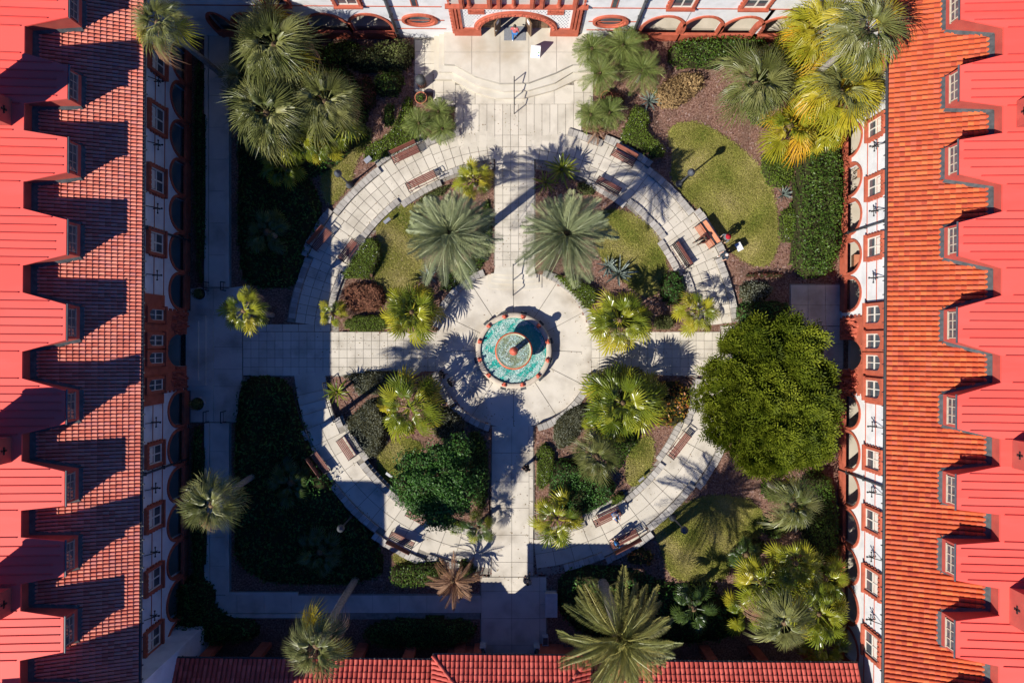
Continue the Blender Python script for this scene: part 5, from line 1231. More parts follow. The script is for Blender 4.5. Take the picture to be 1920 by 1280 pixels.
B('shaded shrubs in the bottom left courtyard corner', [(318, 1085), (392, 1085), (398, 1160), (480, 1165), (480, 1215), (318, 1215)], 1.4, M['lf_dark'], .18, .9, .6, lump=.3)
B('colourful croton shrub left of the juniper, red orange and green', [(1212, 712), (1292, 712), (1302, 770), (1275, 806), (1216, 800)], .8, M['lf_croton'], .22, .8, .5, 'croton', 'croton_shrub', .3)
B('orange croton leaves at the shade edge below the lower right bench', [(1172, 1032), (1222, 1026), (1234, 1060), (1180, 1068)], .8, M['lf_croton'], .24, .5, .4, 'croton', 'croton_shrub', .3)
B('low green ground cover beside the small dark fan palm', [(828, 976), (868, 974), (876, 1000), (845, 1006)], .35, M['lf_bright'], .09, 1, .2, 'ground cover', 'ground_cover_bed', .1)
B('dark red shrub behind the red planter, top right', [(1125, 168), (1165, 170), (1180, 188), (1150, 202), (1130, 190)], .7, M['lf_red'], .14, .9, .3)
B('olive creeper below the shaded inner bench, north east', [(1078, 335), (1122, 345), (1116, 372), (1082, 362)], .5, M['lf_olive'], .1, 1, .3)
B('flowering ground cover between left date palm and plaza wall', [(902, 372), (924, 372), (922, 478), (905, 500), (880, 522), (835, 552), (815, 536), (850, 505), (895, 470)], .4, M['lf_green'], .1, 1, .25, 'ground cover', 'ground_cover_bed', .15, flowers=70)
B('pale tufted edging under the inner bench, north west', [(768, 378), (838, 340), (850, 352), (790, 392)], .35, M['lf_olive'], .1, 1, .2, 'ground cover', 'ground_cover_bed', .15)
B('bright seedlings along the shade edge below the south east lawn', [(1270, 1092), (1350, 1090), (1350, 1112), (1275, 1116)], .5, M['lf_bright'], .2, .5, .3)
B('green ground cover around the palms inside the south east quadrant', [(1105, 835), (1150, 795), (1200, 790), (1205, 825), (1175, 860), (1160, 890)], .5, M['lf_green'], .14, 1, .4, 'ground cover', 'ground_cover_bed', .3)
B('dark edging shrub between the round evergreen tree and the south path', [(872, 800), (916, 812), (918, 950), (890, 965), (880, 900)], .6, M['lf_green'], .14, 1, .35, lump=.3)
B('low green planting under the fan palm north of the west path', [(735, 560), (800, 530), (815, 560), (812, 615), (735, 618)], .5, M['lf_green'], .14, .9, .4, 'ground cover', 'ground_cover_bed', .3)
B('green planting beneath the fan palm north of the east path', [(1110, 590), (1150, 560), (1215, 570), (1218, 618), (1130, 618)], .5, M['lf_green'], .14, .9, .4, 'ground cover', 'ground_cover_bed', .3)
B('grey green planting south of the east path by the croton', [(1120, 715), (1205, 712), (1210, 790), (1130, 790)], .5, M['lf_grey'], .13, .9, .4, 'ground cover', 'ground_cover_bed', .3)
B('leafy shrubs between juniper and the pale cabbage palm, right side', [(1420, 905), (1490, 900), (1500, 940), (1440, 950)], .9, M['lf_green'], .15, 1, .5, lump=.3)
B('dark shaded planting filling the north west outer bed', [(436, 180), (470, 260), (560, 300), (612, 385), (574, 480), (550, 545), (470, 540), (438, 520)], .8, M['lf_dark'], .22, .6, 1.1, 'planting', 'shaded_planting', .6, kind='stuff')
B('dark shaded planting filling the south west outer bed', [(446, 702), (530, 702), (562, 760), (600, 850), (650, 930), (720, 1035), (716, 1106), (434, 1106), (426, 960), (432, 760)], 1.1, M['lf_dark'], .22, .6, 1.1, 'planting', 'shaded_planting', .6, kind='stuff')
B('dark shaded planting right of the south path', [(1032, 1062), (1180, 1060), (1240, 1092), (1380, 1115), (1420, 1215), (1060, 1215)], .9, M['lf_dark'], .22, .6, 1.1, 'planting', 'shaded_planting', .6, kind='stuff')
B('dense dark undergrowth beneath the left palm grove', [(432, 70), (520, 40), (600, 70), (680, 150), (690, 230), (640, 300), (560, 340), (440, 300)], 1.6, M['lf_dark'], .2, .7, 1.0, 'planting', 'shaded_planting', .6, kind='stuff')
B('tangled undergrowth beneath the top right palms', [(1385, 180), (1440, 90), (1500, 60), (1570, 200), (1500, 240), (1420, 240)], .9, M['lf_green'], .2, .7, .8, 'planting', 'shaded_planting', .5, kind='stuff')
B('tangled undergrowth beneath the bottom right palms', [(1385, 1080), (1500, 1040), (1580, 1070), (1588, 1215), (1420, 1210)], .9, M['lf_green'], .2, .7, .8, 'planting', 'shaded_planting', .5, kind='stuff')

M['limb'] = mat('grey juniper limbs', [(.22, .19, .16), (.36, .32, .28)], .9, scale=6)
# round camellia like tree and big juniper
def blob_tree(label, px, py, rpx, rpy, h, zc, m, n, size, seed, name, spray=False, asp=.5, lump=.22, nl=22, cr=(.22, .44)):
    c = P(px, py, zc); k = (H - zc) / F; rx, ry = rpx * k, rpy * k; root = thing(name, label, 'tree', (c.x, c.y, 0)); r = random.Random(seed)
    mb = MB(); mb.tube([(0, 0, -.05), (.1, .05, zc * .5), (.05, .1, zc)], [.22, .17, .1], 10)
    for i in range(9):
        a = i * .7 + r.uniform(-.2, .2); mb.tube([(.05, .05, zc * .4 + i * .1), (rx * .35 * cos(a), ry * .35 * sin(a), zc * .8), (rx * .75 * cos(a), ry * .75 * sin(a), zc + r.uniform(-.2, .6))], [.09, .06, .025], 6)
    mb.build('trunk', M['bark'], root, True)
    mbb = MB()
    # clumps over the crown
    cl = []
    for i in range(nl):
        a, q = i * 2.39996, sqrt((i + .5) / nl) * .9 * (1.10 if spray and i > nl * .7 and i % 4 == 0 else 1); cl.append((rx * q * cos(a) * r.uniform(.84, 1.12), ry * q * sin(a) * r.uniform(.84, 1.12), zc + (h - zc) * sqrt(max(0, 1 - q * q)) * r.uniform(.42 if spray else .55, 1.06), r.uniform(*cr)))
    ci = NR.integers(0, nl, n); cc = np.array(cl)[ci]; d = NR.normal(0, 1, (n, 3)); d /= np.linalg.norm(d, axis=1)[:, None]; d[:, 2] = np.abs(d[:, 2]) * 1.1 - .35
    rad = cc[:, 3] * min(rx, ry) * .95 * NR.uniform(.55, 1.05, n); pts = cc[:, :3] + d * rad[:, None] * np.array([1, 1, .75])
    if not spray:
        v, q = leaf_cloud(pts, d * .9 + np.array([0, 0, .5]), size, asp, .6); val = NR.uniform(0, 1, n)
    else:                                                # feathery sprays leaning outwards
        out = pts * np.array([1, 1, 0]) / rx * .5 + d * .4 + np.array([.25, .3, .5]) + NR.normal(0, .3, (n, 3)); out /= np.linalg.norm(out, axis=1)[:, None]
        V, base = [], []
        side = np.cross(out, np.array([0, 0, 1.0])); side /= np.linalg.norm(side, axis=1)[:, None] + 1e-6; upv = np.cross(side, out)
        L = size * NR.uniform(.6, 1.4, n)
        for t, sg in [(.1, 1), (.1, -1), (.3, 1), (.3, -1), (.5, 1), (.5, -1), (.7, 1), (.7, -1), (.9, 0)]:
            p0 = pts + out * (L * t)[:, None]; dd = out * .8 + side * sg * .75 + upv * NR.uniform(-.2, .5, n)[:, None]; l2 = (L * (.5 - .3 * t))[:, None]; e = p0 + dd * l2; w = (np.cross(dd, upv)) * l2 * .10 + side * .010
            V.append(np.stack([p0 - w * .4, (p0 + e) / 2 - w, e, (p0 + e) / 2 + w], 1))
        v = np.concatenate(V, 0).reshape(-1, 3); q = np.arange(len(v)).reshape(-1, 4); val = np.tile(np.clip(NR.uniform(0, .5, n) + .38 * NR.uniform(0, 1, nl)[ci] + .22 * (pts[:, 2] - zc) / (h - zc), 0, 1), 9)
    link(bpy.data.objects.new('crown', arr_mesh('crown', v, q, m, val)), root)
    if spray:
        for x, y, z, q_ in cl: mbb.tube([(x * .25, y * .25, zc * .85), (x * .65, y * .65, z * .8), (x * 1.0, y * 1.0, z + .12)], [.05, .04, .012], 5)
        mbb.build('limbs', M['limb'], root, True)
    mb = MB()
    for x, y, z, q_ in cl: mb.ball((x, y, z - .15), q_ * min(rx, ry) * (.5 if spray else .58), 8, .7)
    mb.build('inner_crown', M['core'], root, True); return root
blob_tree('round dark glossy evergreen tree in the south west quadrant', 826, 902, 82, 80, 4.3, 2.4, M['lf_dark'], 16000, .17, 5, 'evergreen_tree', nl=26)
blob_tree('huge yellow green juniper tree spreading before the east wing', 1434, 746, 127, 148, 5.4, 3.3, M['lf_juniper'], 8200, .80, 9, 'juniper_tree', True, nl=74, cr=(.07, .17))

# ------------------------------------------------------------------ fountain
fc = P(963, 657, SINK)
fo = thing('fountain', 'round teal fountain pool with orange rimmed bowl and terracotta frogs', 'fountain', (fc.x, fc.y, SINK + .05))
mb = MB(); mb.lathe([(2.62, 0), (2.62, .12), (2.5, .16), (2.46, .55), (2.58, .6), (2.6, .68), (2.56, .74), (2.3, .74), (2.25, .70), (2.24, .1)], 72, cap=False); mb.build('pool_wall', M['poolwall'], fo, True)
mb = MB(); mb.lathe([(2.25, .10), (1e-4, .10)], 60); mb.build('pool_floor', M['poolfloor'], fo)
def water_mat(name, c, rough, sc):
    m = bpy.data.materials.new(name); m.use_nodes = True; N, L = m.node_tree.nodes, m.node_tree.links; b_ = N['Principled BSDF']
    b_.inputs['Base Color'].default_value = (*c, 1); b_.inputs['Roughness'].default_value = rough; b_.inputs['IOR'].default_value = 1.33; b_.inputs['Specular IOR Level'].default_value = 1.0
    g_ = N.new('ShaderNodeNewGeometry'); v_ = N.new('ShaderNodeTexNoise'); v_.inputs['Scale'].default_value = sc; v_.inputs['Detail'].default_value = 3; v_.inputs['Distortion'].default_value = 1.6
    L.new(g_.outputs['Position'], v_.inputs['Vector']); bp = N.new('ShaderNodeBump'); bp.inputs['Strength'].default_value = 1.0; bp.inputs['Distance'].default_value = .22
    L.new(v_.outputs['Fac'], bp.inputs['Height']); L.new(bp.outputs['Normal'], b_.inputs['Normal']); return m
M['water'] = water_mat('rippled teal water', (.03, .40, .33), .2, 6.0); M['water2'] = water_mat('rippled bowl water', (.24, .29, .17), .22, 8.0)
def water_disc(name, r, z, m, nr, na, amp, parent):
    vs, fs = [(0, 0, z)], []
    for i in range(1, nr + 1):
        for k in range(na):
            a = 2 * pi * k / na; q = r * i / nr; x, y = q * cos(a), q * sin(a)
            w = sin(9 * q - 2.0 * sin(3 * a)) * .5 + sin(14 * x + 9 * y + 2 * sin(5 * y)) * .6 + sin(-11 * x + 16 * y + 2 * sin(6 * x)) * .6
            vs.append((x, y, z + amp * w * (1 if i < nr else 0)))
    for k in range(na): fs.append((0, 1 + k, 1 + (k + 1) % na))
    for i in range(nr - 1):
        for k in range(na): a, b_ = 1 + i * na + k, 1 + i * na + (k + 1) % na; fs.append((a, a + na, b_ + na, b_))
    mb = MB(); mb.add(vs, fs); return mb.build(name, m, parent, True)
water_disc('water', 2.245, .56, M['water'], 40, 150, .012, fo)
def glint_froth(name, r0, r1, z, n, sz, parent, gap=None):
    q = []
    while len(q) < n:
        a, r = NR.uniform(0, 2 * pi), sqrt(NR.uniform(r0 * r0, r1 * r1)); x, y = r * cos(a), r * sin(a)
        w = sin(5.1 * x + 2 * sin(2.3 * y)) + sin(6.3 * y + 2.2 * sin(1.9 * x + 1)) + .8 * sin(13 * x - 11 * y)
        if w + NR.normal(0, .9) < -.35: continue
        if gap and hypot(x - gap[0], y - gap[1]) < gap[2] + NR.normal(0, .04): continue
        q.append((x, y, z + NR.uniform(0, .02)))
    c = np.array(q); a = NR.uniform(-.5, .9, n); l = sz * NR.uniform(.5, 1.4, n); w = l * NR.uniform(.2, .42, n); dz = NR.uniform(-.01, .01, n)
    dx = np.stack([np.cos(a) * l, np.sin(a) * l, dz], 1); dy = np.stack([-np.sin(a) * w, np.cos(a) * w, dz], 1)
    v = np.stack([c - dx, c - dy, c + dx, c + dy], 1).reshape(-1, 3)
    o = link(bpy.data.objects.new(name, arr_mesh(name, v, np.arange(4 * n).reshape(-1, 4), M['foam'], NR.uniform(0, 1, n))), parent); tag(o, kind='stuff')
M['foam'] = mat('white water glint flecks', [(.42, .70, .62), (.76, .84, .80)], .35, src='v', scale=8, spec=.6)  # foam: white flecks standing in for sun glints on the water
glint_froth('glint_froth', .5, 2.2, .585, 9500, .036, fo, (.80, .68, 1.08)); glint_froth('bowl_glint_froth', .2, 1.05, 1.95, 1700, .034, fo)  # sun glints put in as white flecks; pool gap follows the bowl's shadow
mb = MB(); mb.lathe([(.55, .1), (.5, .3), (.3, .5), (.24, 1.1), (.34, 1.35), (.6, 1.5), (1.02, 1.72), (1.10, 1.82)], 40, cap=False); mb.build('pedestal', M['bowl'], fo, True)
mb = MB(); mb.lathe([(1.10, 1.82), (1.21, 1.86), (1.25, 1.92), (1.23, 1.98), (1.165, 1.99)], 56, cap=False); mb.build('bowl_rim', M['bowl'], fo, True)
mb = MB(); mb.lathe([(1.16, 1.985), (1.08, 1.97), (1.0, 1.86), (.3, 1.80), (1e-4, 1.8)], 48, cap=False); mb.build('bowl_basin', M['bowlin'], fo, True)
water_disc('bowl_water', 1.07, 1.93, M['water2'], 22, 80, .010, fo)
mb = MB(); mb.lathe([(.30, 1.85), (.26, 2.0), (.20, 2.1), (.19, 3.0), (.22, 3.1), (.20, 3.2)], 20); mb.build('column', M['frog'], fo, True)
mb = MB()
for k in range(10): a = 2 * pi * k / 10; mb.ball((.20 * cos(a), .20 * sin(a), 3.28), .095, 6)
mb.lathe([(.20, 3.18), (.27, 3.28), (.24, 3.42), (.12, 3.52), (.05, 3.56), (1e-4, 3.58)], 20); mb.build('finial', M['frog'], fo, True)
for k in range(12):                                       # frogs on the rim
    a = radians(15 + 30 * k); mb = MB(); fr = [cos(a), sin(a)]
    def L_(r, t, z): return (fr[0] * (2.42 + r) - fr[1] * t, fr[1] * (2.42 + r) + fr[0] * t, .74 + z)
    mb.ball(L_(0, 0, .10), .12, 8, .8); mb.ball(L_(-.12, 0, .14), .075, 7); mb.ball(L_(-.15, .045, .2), .03, 6); mb.ball(L_(-.15, -.045, .2), .03, 6)
    for sg in (-1, 1):
        mb.ball(L_(.05, .11 * sg, .06), .065, 6); mb.tube([L_(-.05, .07 * sg, .1), L_(-.14, .12 * sg, .02)], [.03, .025], 5); mb.tube([L_(.05, .13 * sg, .05), L_(-.04, .17 * sg, .015)], [.03, .02], 5)
    mb.build('frog', M['frog'], fo, True)
    mb = MB(); T_ = lambda s, d, z: (fr[0] * (2.60 + d) - fr[1] * s, fr[1] * (2.60 + d) + fr[0] * s, z); mb.tbox(T_, -.2, .2, -.03, .17, .34, .55); mb.build('wall_block', M['flash'], fo)

# ------------------------------------------------------------------ furniture
def make_bench(label, a, b_, face, m='bench'):
    """a, b_: seat end pixels; face: pixel direction the sitter looks (dx, dy)"""
    p, q = P(*a, .45), P(*b_, .45); c = (p + q) / 2; L = (q - p).length; d = (q - p).normalized()
    f = Vector((face[0], -face[1], 0)); n = Vector((-d.y, d.x, 0)); flip = n.dot(f) < 0
    ang = atan2(d.y, d.x) + (pi if flip else 0)           # local +Y looks forward
    zg = .05 + zring(atan2(-(c.y - PC(0, 0).y) * -1, c.x - PC(0, 0).x) * 180 / pi)
    root = thing('park_bench', label, 'bench', (c.x, c.y, zg), ang); w = L / 2
    for k in range(5):
        y = -.19 + k * .105; mb = MB(); mb.box(-w, w, y, y + .075, .42 + .012 * (k in (0, 4)), .455 + .012 * (k in (0, 4))); mb.build('seat_slat', M[m], root)
    for k in range(4):
        z = .52 + k * .105; y = -.335 - .03 * k; mb = MB(); mb.hexa([(-w, y - .03, z), (w, y - .03, z), (w, y, z), (-w, y, z), (-w, y - .06, z + .085), (w, y - .06, z + .085), (w, y - .03, z + .085), (-w, y - .03, z + .085)]); mb.build('back_slat', M[m], root)
    for sx in (-w + .03, w - .03):
        mb = MB(); mb.tube([(sx, .30, 0), (sx, .26, .42), (sx, .28, .60), (sx, .10, .66), (sx, -.36, .64)], .025, 6); mb.tube([(sx, -.34, 0), (sx, -.28, .42), (sx, -.46, .94)], .028, 6); mb.tube([(sx, .26, .41), (sx, -.22, .41)], .025, 6); mb.build('arm_frame', M['iron'], root)
    return root
def inn(c): return (CX - c[0], CY - c[1])
def outw(c): return (c[0] - CX, c[1] - CY)
BN = [('red brown bench in front of flowering ground cover, upper left ring', (735, 300), (785, 277), 0), ('red brown bench on the inner edge above the left date palm', (763, 352), (817, 326), 1),
      ('bench in shade on the outer west curve, north of the path', (587, 466), (617, 431), 0), ('half shaded bench against the clipped wedge hedge', (640, 488), (667, 452), 1),
      ('bench in dappled shade beside the zigzag hedge', (1148, 283), (1190, 306), 0), ('bench in dark shade on the inner edge, north east ring', (1119, 337), (1162, 361), 1),
      ('slatted bench facing the lawn person, inner east curve', (1264, 456), (1293, 500), 1), ('bench in deep shade at the outer south west curve', (590, 848), (616, 884), 0),
      ('pinkish bench against the silvery shrub', (640, 820), (664, 857), 1), ('bench under the round evergreen tree, inner south west', (764, 956), (799, 975), 1),
      ('bench at the shade line on the outer south west curve', (732, 1000), (776, 1022), 0), ('bench with the seated person in white, inner south east', (1113, 981), (1163, 957), 1),
      ('bench behind the standing person in blue, outer south east', (1146, 1024), (1196, 998), 0), ('bench beside the bark strip on the inner south east curve', (1256, 857), (1290, 813), 1)]
for lab, a, b_, inner in BN:
    c = ((a[0] + b_[0]) / 2, (a[1] + b_[1]) / 2); make_bench(lab, a, b_, outw(c) if inner else inn(c))
make_bench('orange brown bench carrying the seated person in brown', (1308, 421), (1337, 463), inn((1322, 442)), 'bench2')

def lamp(label, base, z=0.0, hh=3.5):
    p = P(*base, 0); root = thing('garden_lamp', label, 'lamp', (p.x, p.y, z))
    mb = MB(); mb.lathe([(.26, 0), (.26, .10), (.17, .18), (.13, .45), (.10, .6)], 16); mb.build('base', M['pipe'], root, True)
    mb = MB(); mb.lathe([(.085, .58), (.06, 1.0), (.05, hh - .75), (.09, hh - .7), (.09, hh - .62)], 12); mb.build('pole', M['pipe'], root, True)
    mb = MB(); mb.ball((0, 0, hh - .32), .23, 18); mb.build('globe', M['lampglass'], root, True)
    mb = MB(); mb.lathe([(.25, hh - .32), (.23, hh - .16), (.15, hh - .03), (.05, hh + .03), (.03, hh + .12), (1e-4, hh + .14)], 16); mb.build('cap', M['pipe'], root, True)
lamp('lamp post standing at the dry grass of the upper left bed', (656, 347)); lamp('lamp post at the edge of the large curved lawn', (1273, 345)); lamp('lamp post at the south east lawn in palm shadow', (1261, 969)); lamp('lamp post in deep shade at the south west ring', (661, 966))

def rail(label, pts, hh=.9, posts=(0, .5, 1), low=True):
    root = thing('handrail', label, 'handrail', tuple(pts[0])); o = Vector(pts[0]); q = [Vector(p) - o for p in pts]
    mb = MB(); mb.tube([p + Vector((0, 0, hh)) for p in q], .034, 8); mb.build('top_rail', M['iron'], root)
    if low: mb = MB(); mb.tube([p + Vector((0, 0, hh * .5)) for p in q], .018, 8); mb.build('lower_rail', M['iron'], root)
    for t in posts:
        k = t * (len(q) - 1); i = min(int(k), len(q) - 2); p = q[i].lerp(q[i + 1], k - i); mb = MB(); mb.tube([p + Vector((0, 0, -.25)), p + Vector((0, 0, hh))], .032, 8); mb.build('post', M['iron'], root)
    return root
def gp(px, py, z): v = P(px, py, 0); return Vector((v.x, v.y, z))
rail('black handrail in the middle of the entrance steps', [gp(964, 162, .84), gp(964, 188, .45), gp(964, 214, .05)], low=False)
rail('black handrail in the middle of the plaza steps', [gp(962, 498, .05), gp(962, 525, -.15), gp(962, 553, SINK + .05)], low=False)
rail('curved black handrail on the inner side of the shaded ring stairs', [PC(357, a, .05 + .35 * sstep(192, 201, a)) for a in (190, 193, 196, 199, 202)])
rail('curved black handrail on the outer side of the shaded ring stairs', [PC(412, a, .05 + .35 * sstep(192, 201, a)) for a in (190, 193, 196, 199, 202)])
for (px, y0, y1, lab) in ((392, 530, 545, 'short rail at the upper west walk, left side'), (424, 530, 545, 'short rail at the upper west walk, right side'), (392, 770, 790, 'short rail at the lower west walk, left side'), (424, 770, 790, 'short rail at the lower west walk, right side')):
    rail(lab, [gp(px, y0, .05), gp(px, y1, .05)], .85, (0, 1))

def pot(label, px, py, r, h, m, lf, z=0.0, dome=.35, n=260, size=.13):
    p = P(px, py, z + h); root = thing('plant_pot', label, 'planter', (p.x, p.y, z)); mb = MB()
    mb.lathe([(r * .62, 0), (r * .8, h * .5), (r * .95, h * .9), (r * 1.05, h * .92), (r * 1.05, h), (r * .92, h), (r * .9, h - .08), (1e-4, h - .07)], 24); mb.build('pot', M[m], root, True)
    mb = MB(); mb.lathe([(r * .9, h - .06), (1e-4, h - .05)], 20); mb.build('soil', M['soil'], root)
    d = NR.normal(0, 1, (n, 3)); d /= np.linalg.norm(d, axis=1)[:, None]; d[:, 2] = np.abs(d[:, 2]); q = d * np.array([r * .9, r * .9, dome * 1.4]) * NR.uniform(.3, 1, n)[:, None] + np.array([0, 0, h])
    v, f = leaf_cloud(q, d, size, .45, .6); link(bpy.data.objects.new('foliage', arr_mesh('foliage', v, f, M[lf], NR.uniform(0, 1, n))), root)
pot('round terracotta pot with green plant beside the bin', 789, 183, .40, .55, 'pot', 'lf_green', .05, .25, 90, .16)
pot('red planter half hidden behind feathery palms, top right', 1138, 181, .40, .55, 'pot', 'lf_red', .05, .25, 120, .14)
pot('dark potted shrub at the upper side of the west steps', 374, 551, .42, .6, 'block', 'lf_olive', .05, .7, 420, .15)
pot('dark potted shrub at the lower side of the west steps', 370, 757, .48, .6, 'block', 'lf_olive', .05, .7, 480, .15)
p = P(792, 160, 0); bn = thing('litter_bin', 'brown litter bin with black domed lid left of the entrance steps', 'litter bin', (p.x, p.y, .05))
mb = MB(); mb.lathe([(.27, 0), (.29, .1), (.30, .75), (.31, .8)], 20)
for k in range(16): a = 2 * pi * k / 16; mb.tube([(.305 * cos(a), .305 * sin(a), .06), (.315 * cos(a), .315 * sin(a), .76)], .018, 5)
mb.build('body', M['canbody'], bn, True)
mb = MB(); mb.lathe([(.33, .80), (.34, .86), (.33, .92)], 20); mb.lathe([(.34, .95), (.33, 1.06), (.25, 1.2), (.12, 1.28), (1e-4, 1.3)], 20); mb.build('lid', M['flash'], bn, True)
p = P(1004, 99, .87); sb = thing('sandwich_board', 'white sandwich board sign standing on the entrance terrace', 'sign', (p.x, p.y, .87), radians(-4))
for nm, y0, y1 in (('front_panel', -.33, -.03), ('back_panel', .33, .03)):
    mb = MB(); t = .02; mb.hexa([(-.32, y0 - t, 0), (.32, y0 - t, 0), (.32, y0 + t, 0), (-.32, y0 + t, 0), (-.32, y1 - t, 1.0), (.32, y1 - t, 1.0), (.32, y1 + t, 1.0), (-.32, y1 + t, 1.0)]); fp = mb.build(nm, M['signwhite'], sb)
    if nm == 'front_panel':
        def fq(mb, x0, x1, z0, z1): e = lambda z: y0 + (y1 - y0) * z - t - .006; mb.quad((x0, e(z0), z0), (x1, e(z0), z0), (x1, e(z1), z1), (x0, e(z1), z1))
        for x0, z0, m_ in ((.06, .30, 'signtext'), (.17, .46, 'signgreen'), (.18, .18, 'signblue')): mb = MB(); fq(mb, x0, x0 + .09, z0, z0 + .12); mb.build('emblem', M[m_], fp)
        mb = MB()
        for k in range(3): fq(mb, -.22, .12 - .05 * k, .84 - k * .05, .86 - k * .05)
        mb.build('print', M['signyellow'], fp)
p = P(966, 66, .87); mt_ = MB(); mt_.prism([tuple(P(a, b_, .87).xy) for a, b_ in ((945, 50), (986, 50), (986, 76.5), (945, 76.5))], .872, .89); tag(mt_.build('door_mat', M['rubber']), 'grey door mat under the open entrance doors', 'mat')
def plaque(label, px, py, ang, w=.55, h=.36, z=.55):
    p = P(px, py, z); root = thing('plaque_sign', label, 'sign', (p.x, p.y, 0), radians(ang)); mb = MB(); mb.hexa([(-w / 2, -h / 2, z), (w / 2, -h / 2, z), (w / 2, h / 2, z + .14), (-w / 2, h / 2, z + .14), (-w / 2, -h / 2, z + .03), (w / 2, -h / 2, z + .03), (w / 2, h / 2, z + .17), (-w / 2, h / 2, z + .17)]); pn = mb.build('panel', M['plaque'], root)
    mb = MB()
    for k in range(3): zz = lambda y: z + .034 + (y + h / 2) / h * .14; y = -h * .3 + k * h * .25; mb.quad((-w * .38, y, zz(y)), (w * .3, y, zz(y)), (w * .3, y + .035, zz(y + .035)), (-w * .38, y + .035, zz(y + .035)))
    mb.build('text_lines', M['signtext'], pn)
    for sx in (-w * .4, w * .4): mb = MB(); mb.tube([(sx, 0, -.05), (sx, 0, z + .06)], .02, 6); mb.build('leg', M['iron'], root)
plaque('slanted sign plaque on the curved lawn behind the people', 1385, 463, -62); plaque('narrow sign plaque at the dry grass below the inner bench, north west', 726, 414, 40, .5, .2); plaque('sign plaque on grass beside the round evergreen tree', 730, 890, -35, .5, .2); plaque('sign plaque among ground cover near the upper left lamp', 690, 300, 40, .5, .3, .5); plaque('small sign at the inner bark strip, south east', 1202, 898, 40, .45, .2)
mb = MB(); p = P(1032, 1128, .6); mb.prism([tuple(P(a, b_, .6).xy) for a, b_ in ((1023, 1112), (1044, 1112), (1044, 1155), (1023, 1155))], 0, .62); mb.prism([tuple(P(a, b_, .6).xy) for a, b_ in ((1022, 1111), (1045, 1111), (1045, 1156), (1022, 1156))], .62, .70); tag(mb.build('stone_block', M['block']), 'pale stone block in the shade right of the south path', 'block')
ub = thing('utility_box', 'small white framed box near the right gate pier', 'box', tuple(P(1022, 1196, 0))); mb = MB(); mb.box(-.2, .2, -.3, .3, 0, .5); mb.build('body', M['block'], ub); mb = MB(); mb.box(-.16, .16, -.24, .24, .5, .52); mb.build('lid', M['flash'], ub)
for px, py in ((906, 1208), (1006, 1208)):
    q = thing('wall_lantern', 'small dark lantern post at the ' + ('left' if px < 960 else 'right') + ' side of the south gate path', 'lantern', tuple(P(px, py, 0))); mb = MB(); mb.box(-.2, .2, -.2, .2, 0, .9); mb.build('post', M['block'], q); mb = MB(); mb.lathe([(.16, .9), (.18, 1.2), (.2, 1.22), (.02, 1.4)], 8); mb.build('lantern', M['iron'], q)
# things inside the east arcade
for py, nm, lab, cat, m_ in ((327, 'side_table', 'orange side table on the sunlit east arcade floor', 'table', 'bench2'), (488, 'wooden_chest', 'orange brown chest in the fifth lit east arcade bay', 'chest', 'bench2')):
    y = yat(1, py, .5); q = thing(nm, lab, cat, (XE + .95, y, .22)); mb = MB()
    if nm == 'side_table':
        mb.box(-.28, .28, -.28, .28, .50, .55); mb.build('tabletop', M[m_], q)
        for a in (-.24, .24):
            for b_ in (-.24, .24): mb = MB(); mb.box(a - .025, a + .025, b_ - .025, b_ + .025, 0, .499); mb.build('leg', M['wood_dark'], q)
    else:
        mb = MB(); mb.box(-.4, .4, -.55, .35, 0, .42); mb.build('body', M['wood_dark'], q); mb = MB(); mb.box(-.42, .42, -.57, .37, .42, .48); mb.build('lid', M[m_], q)

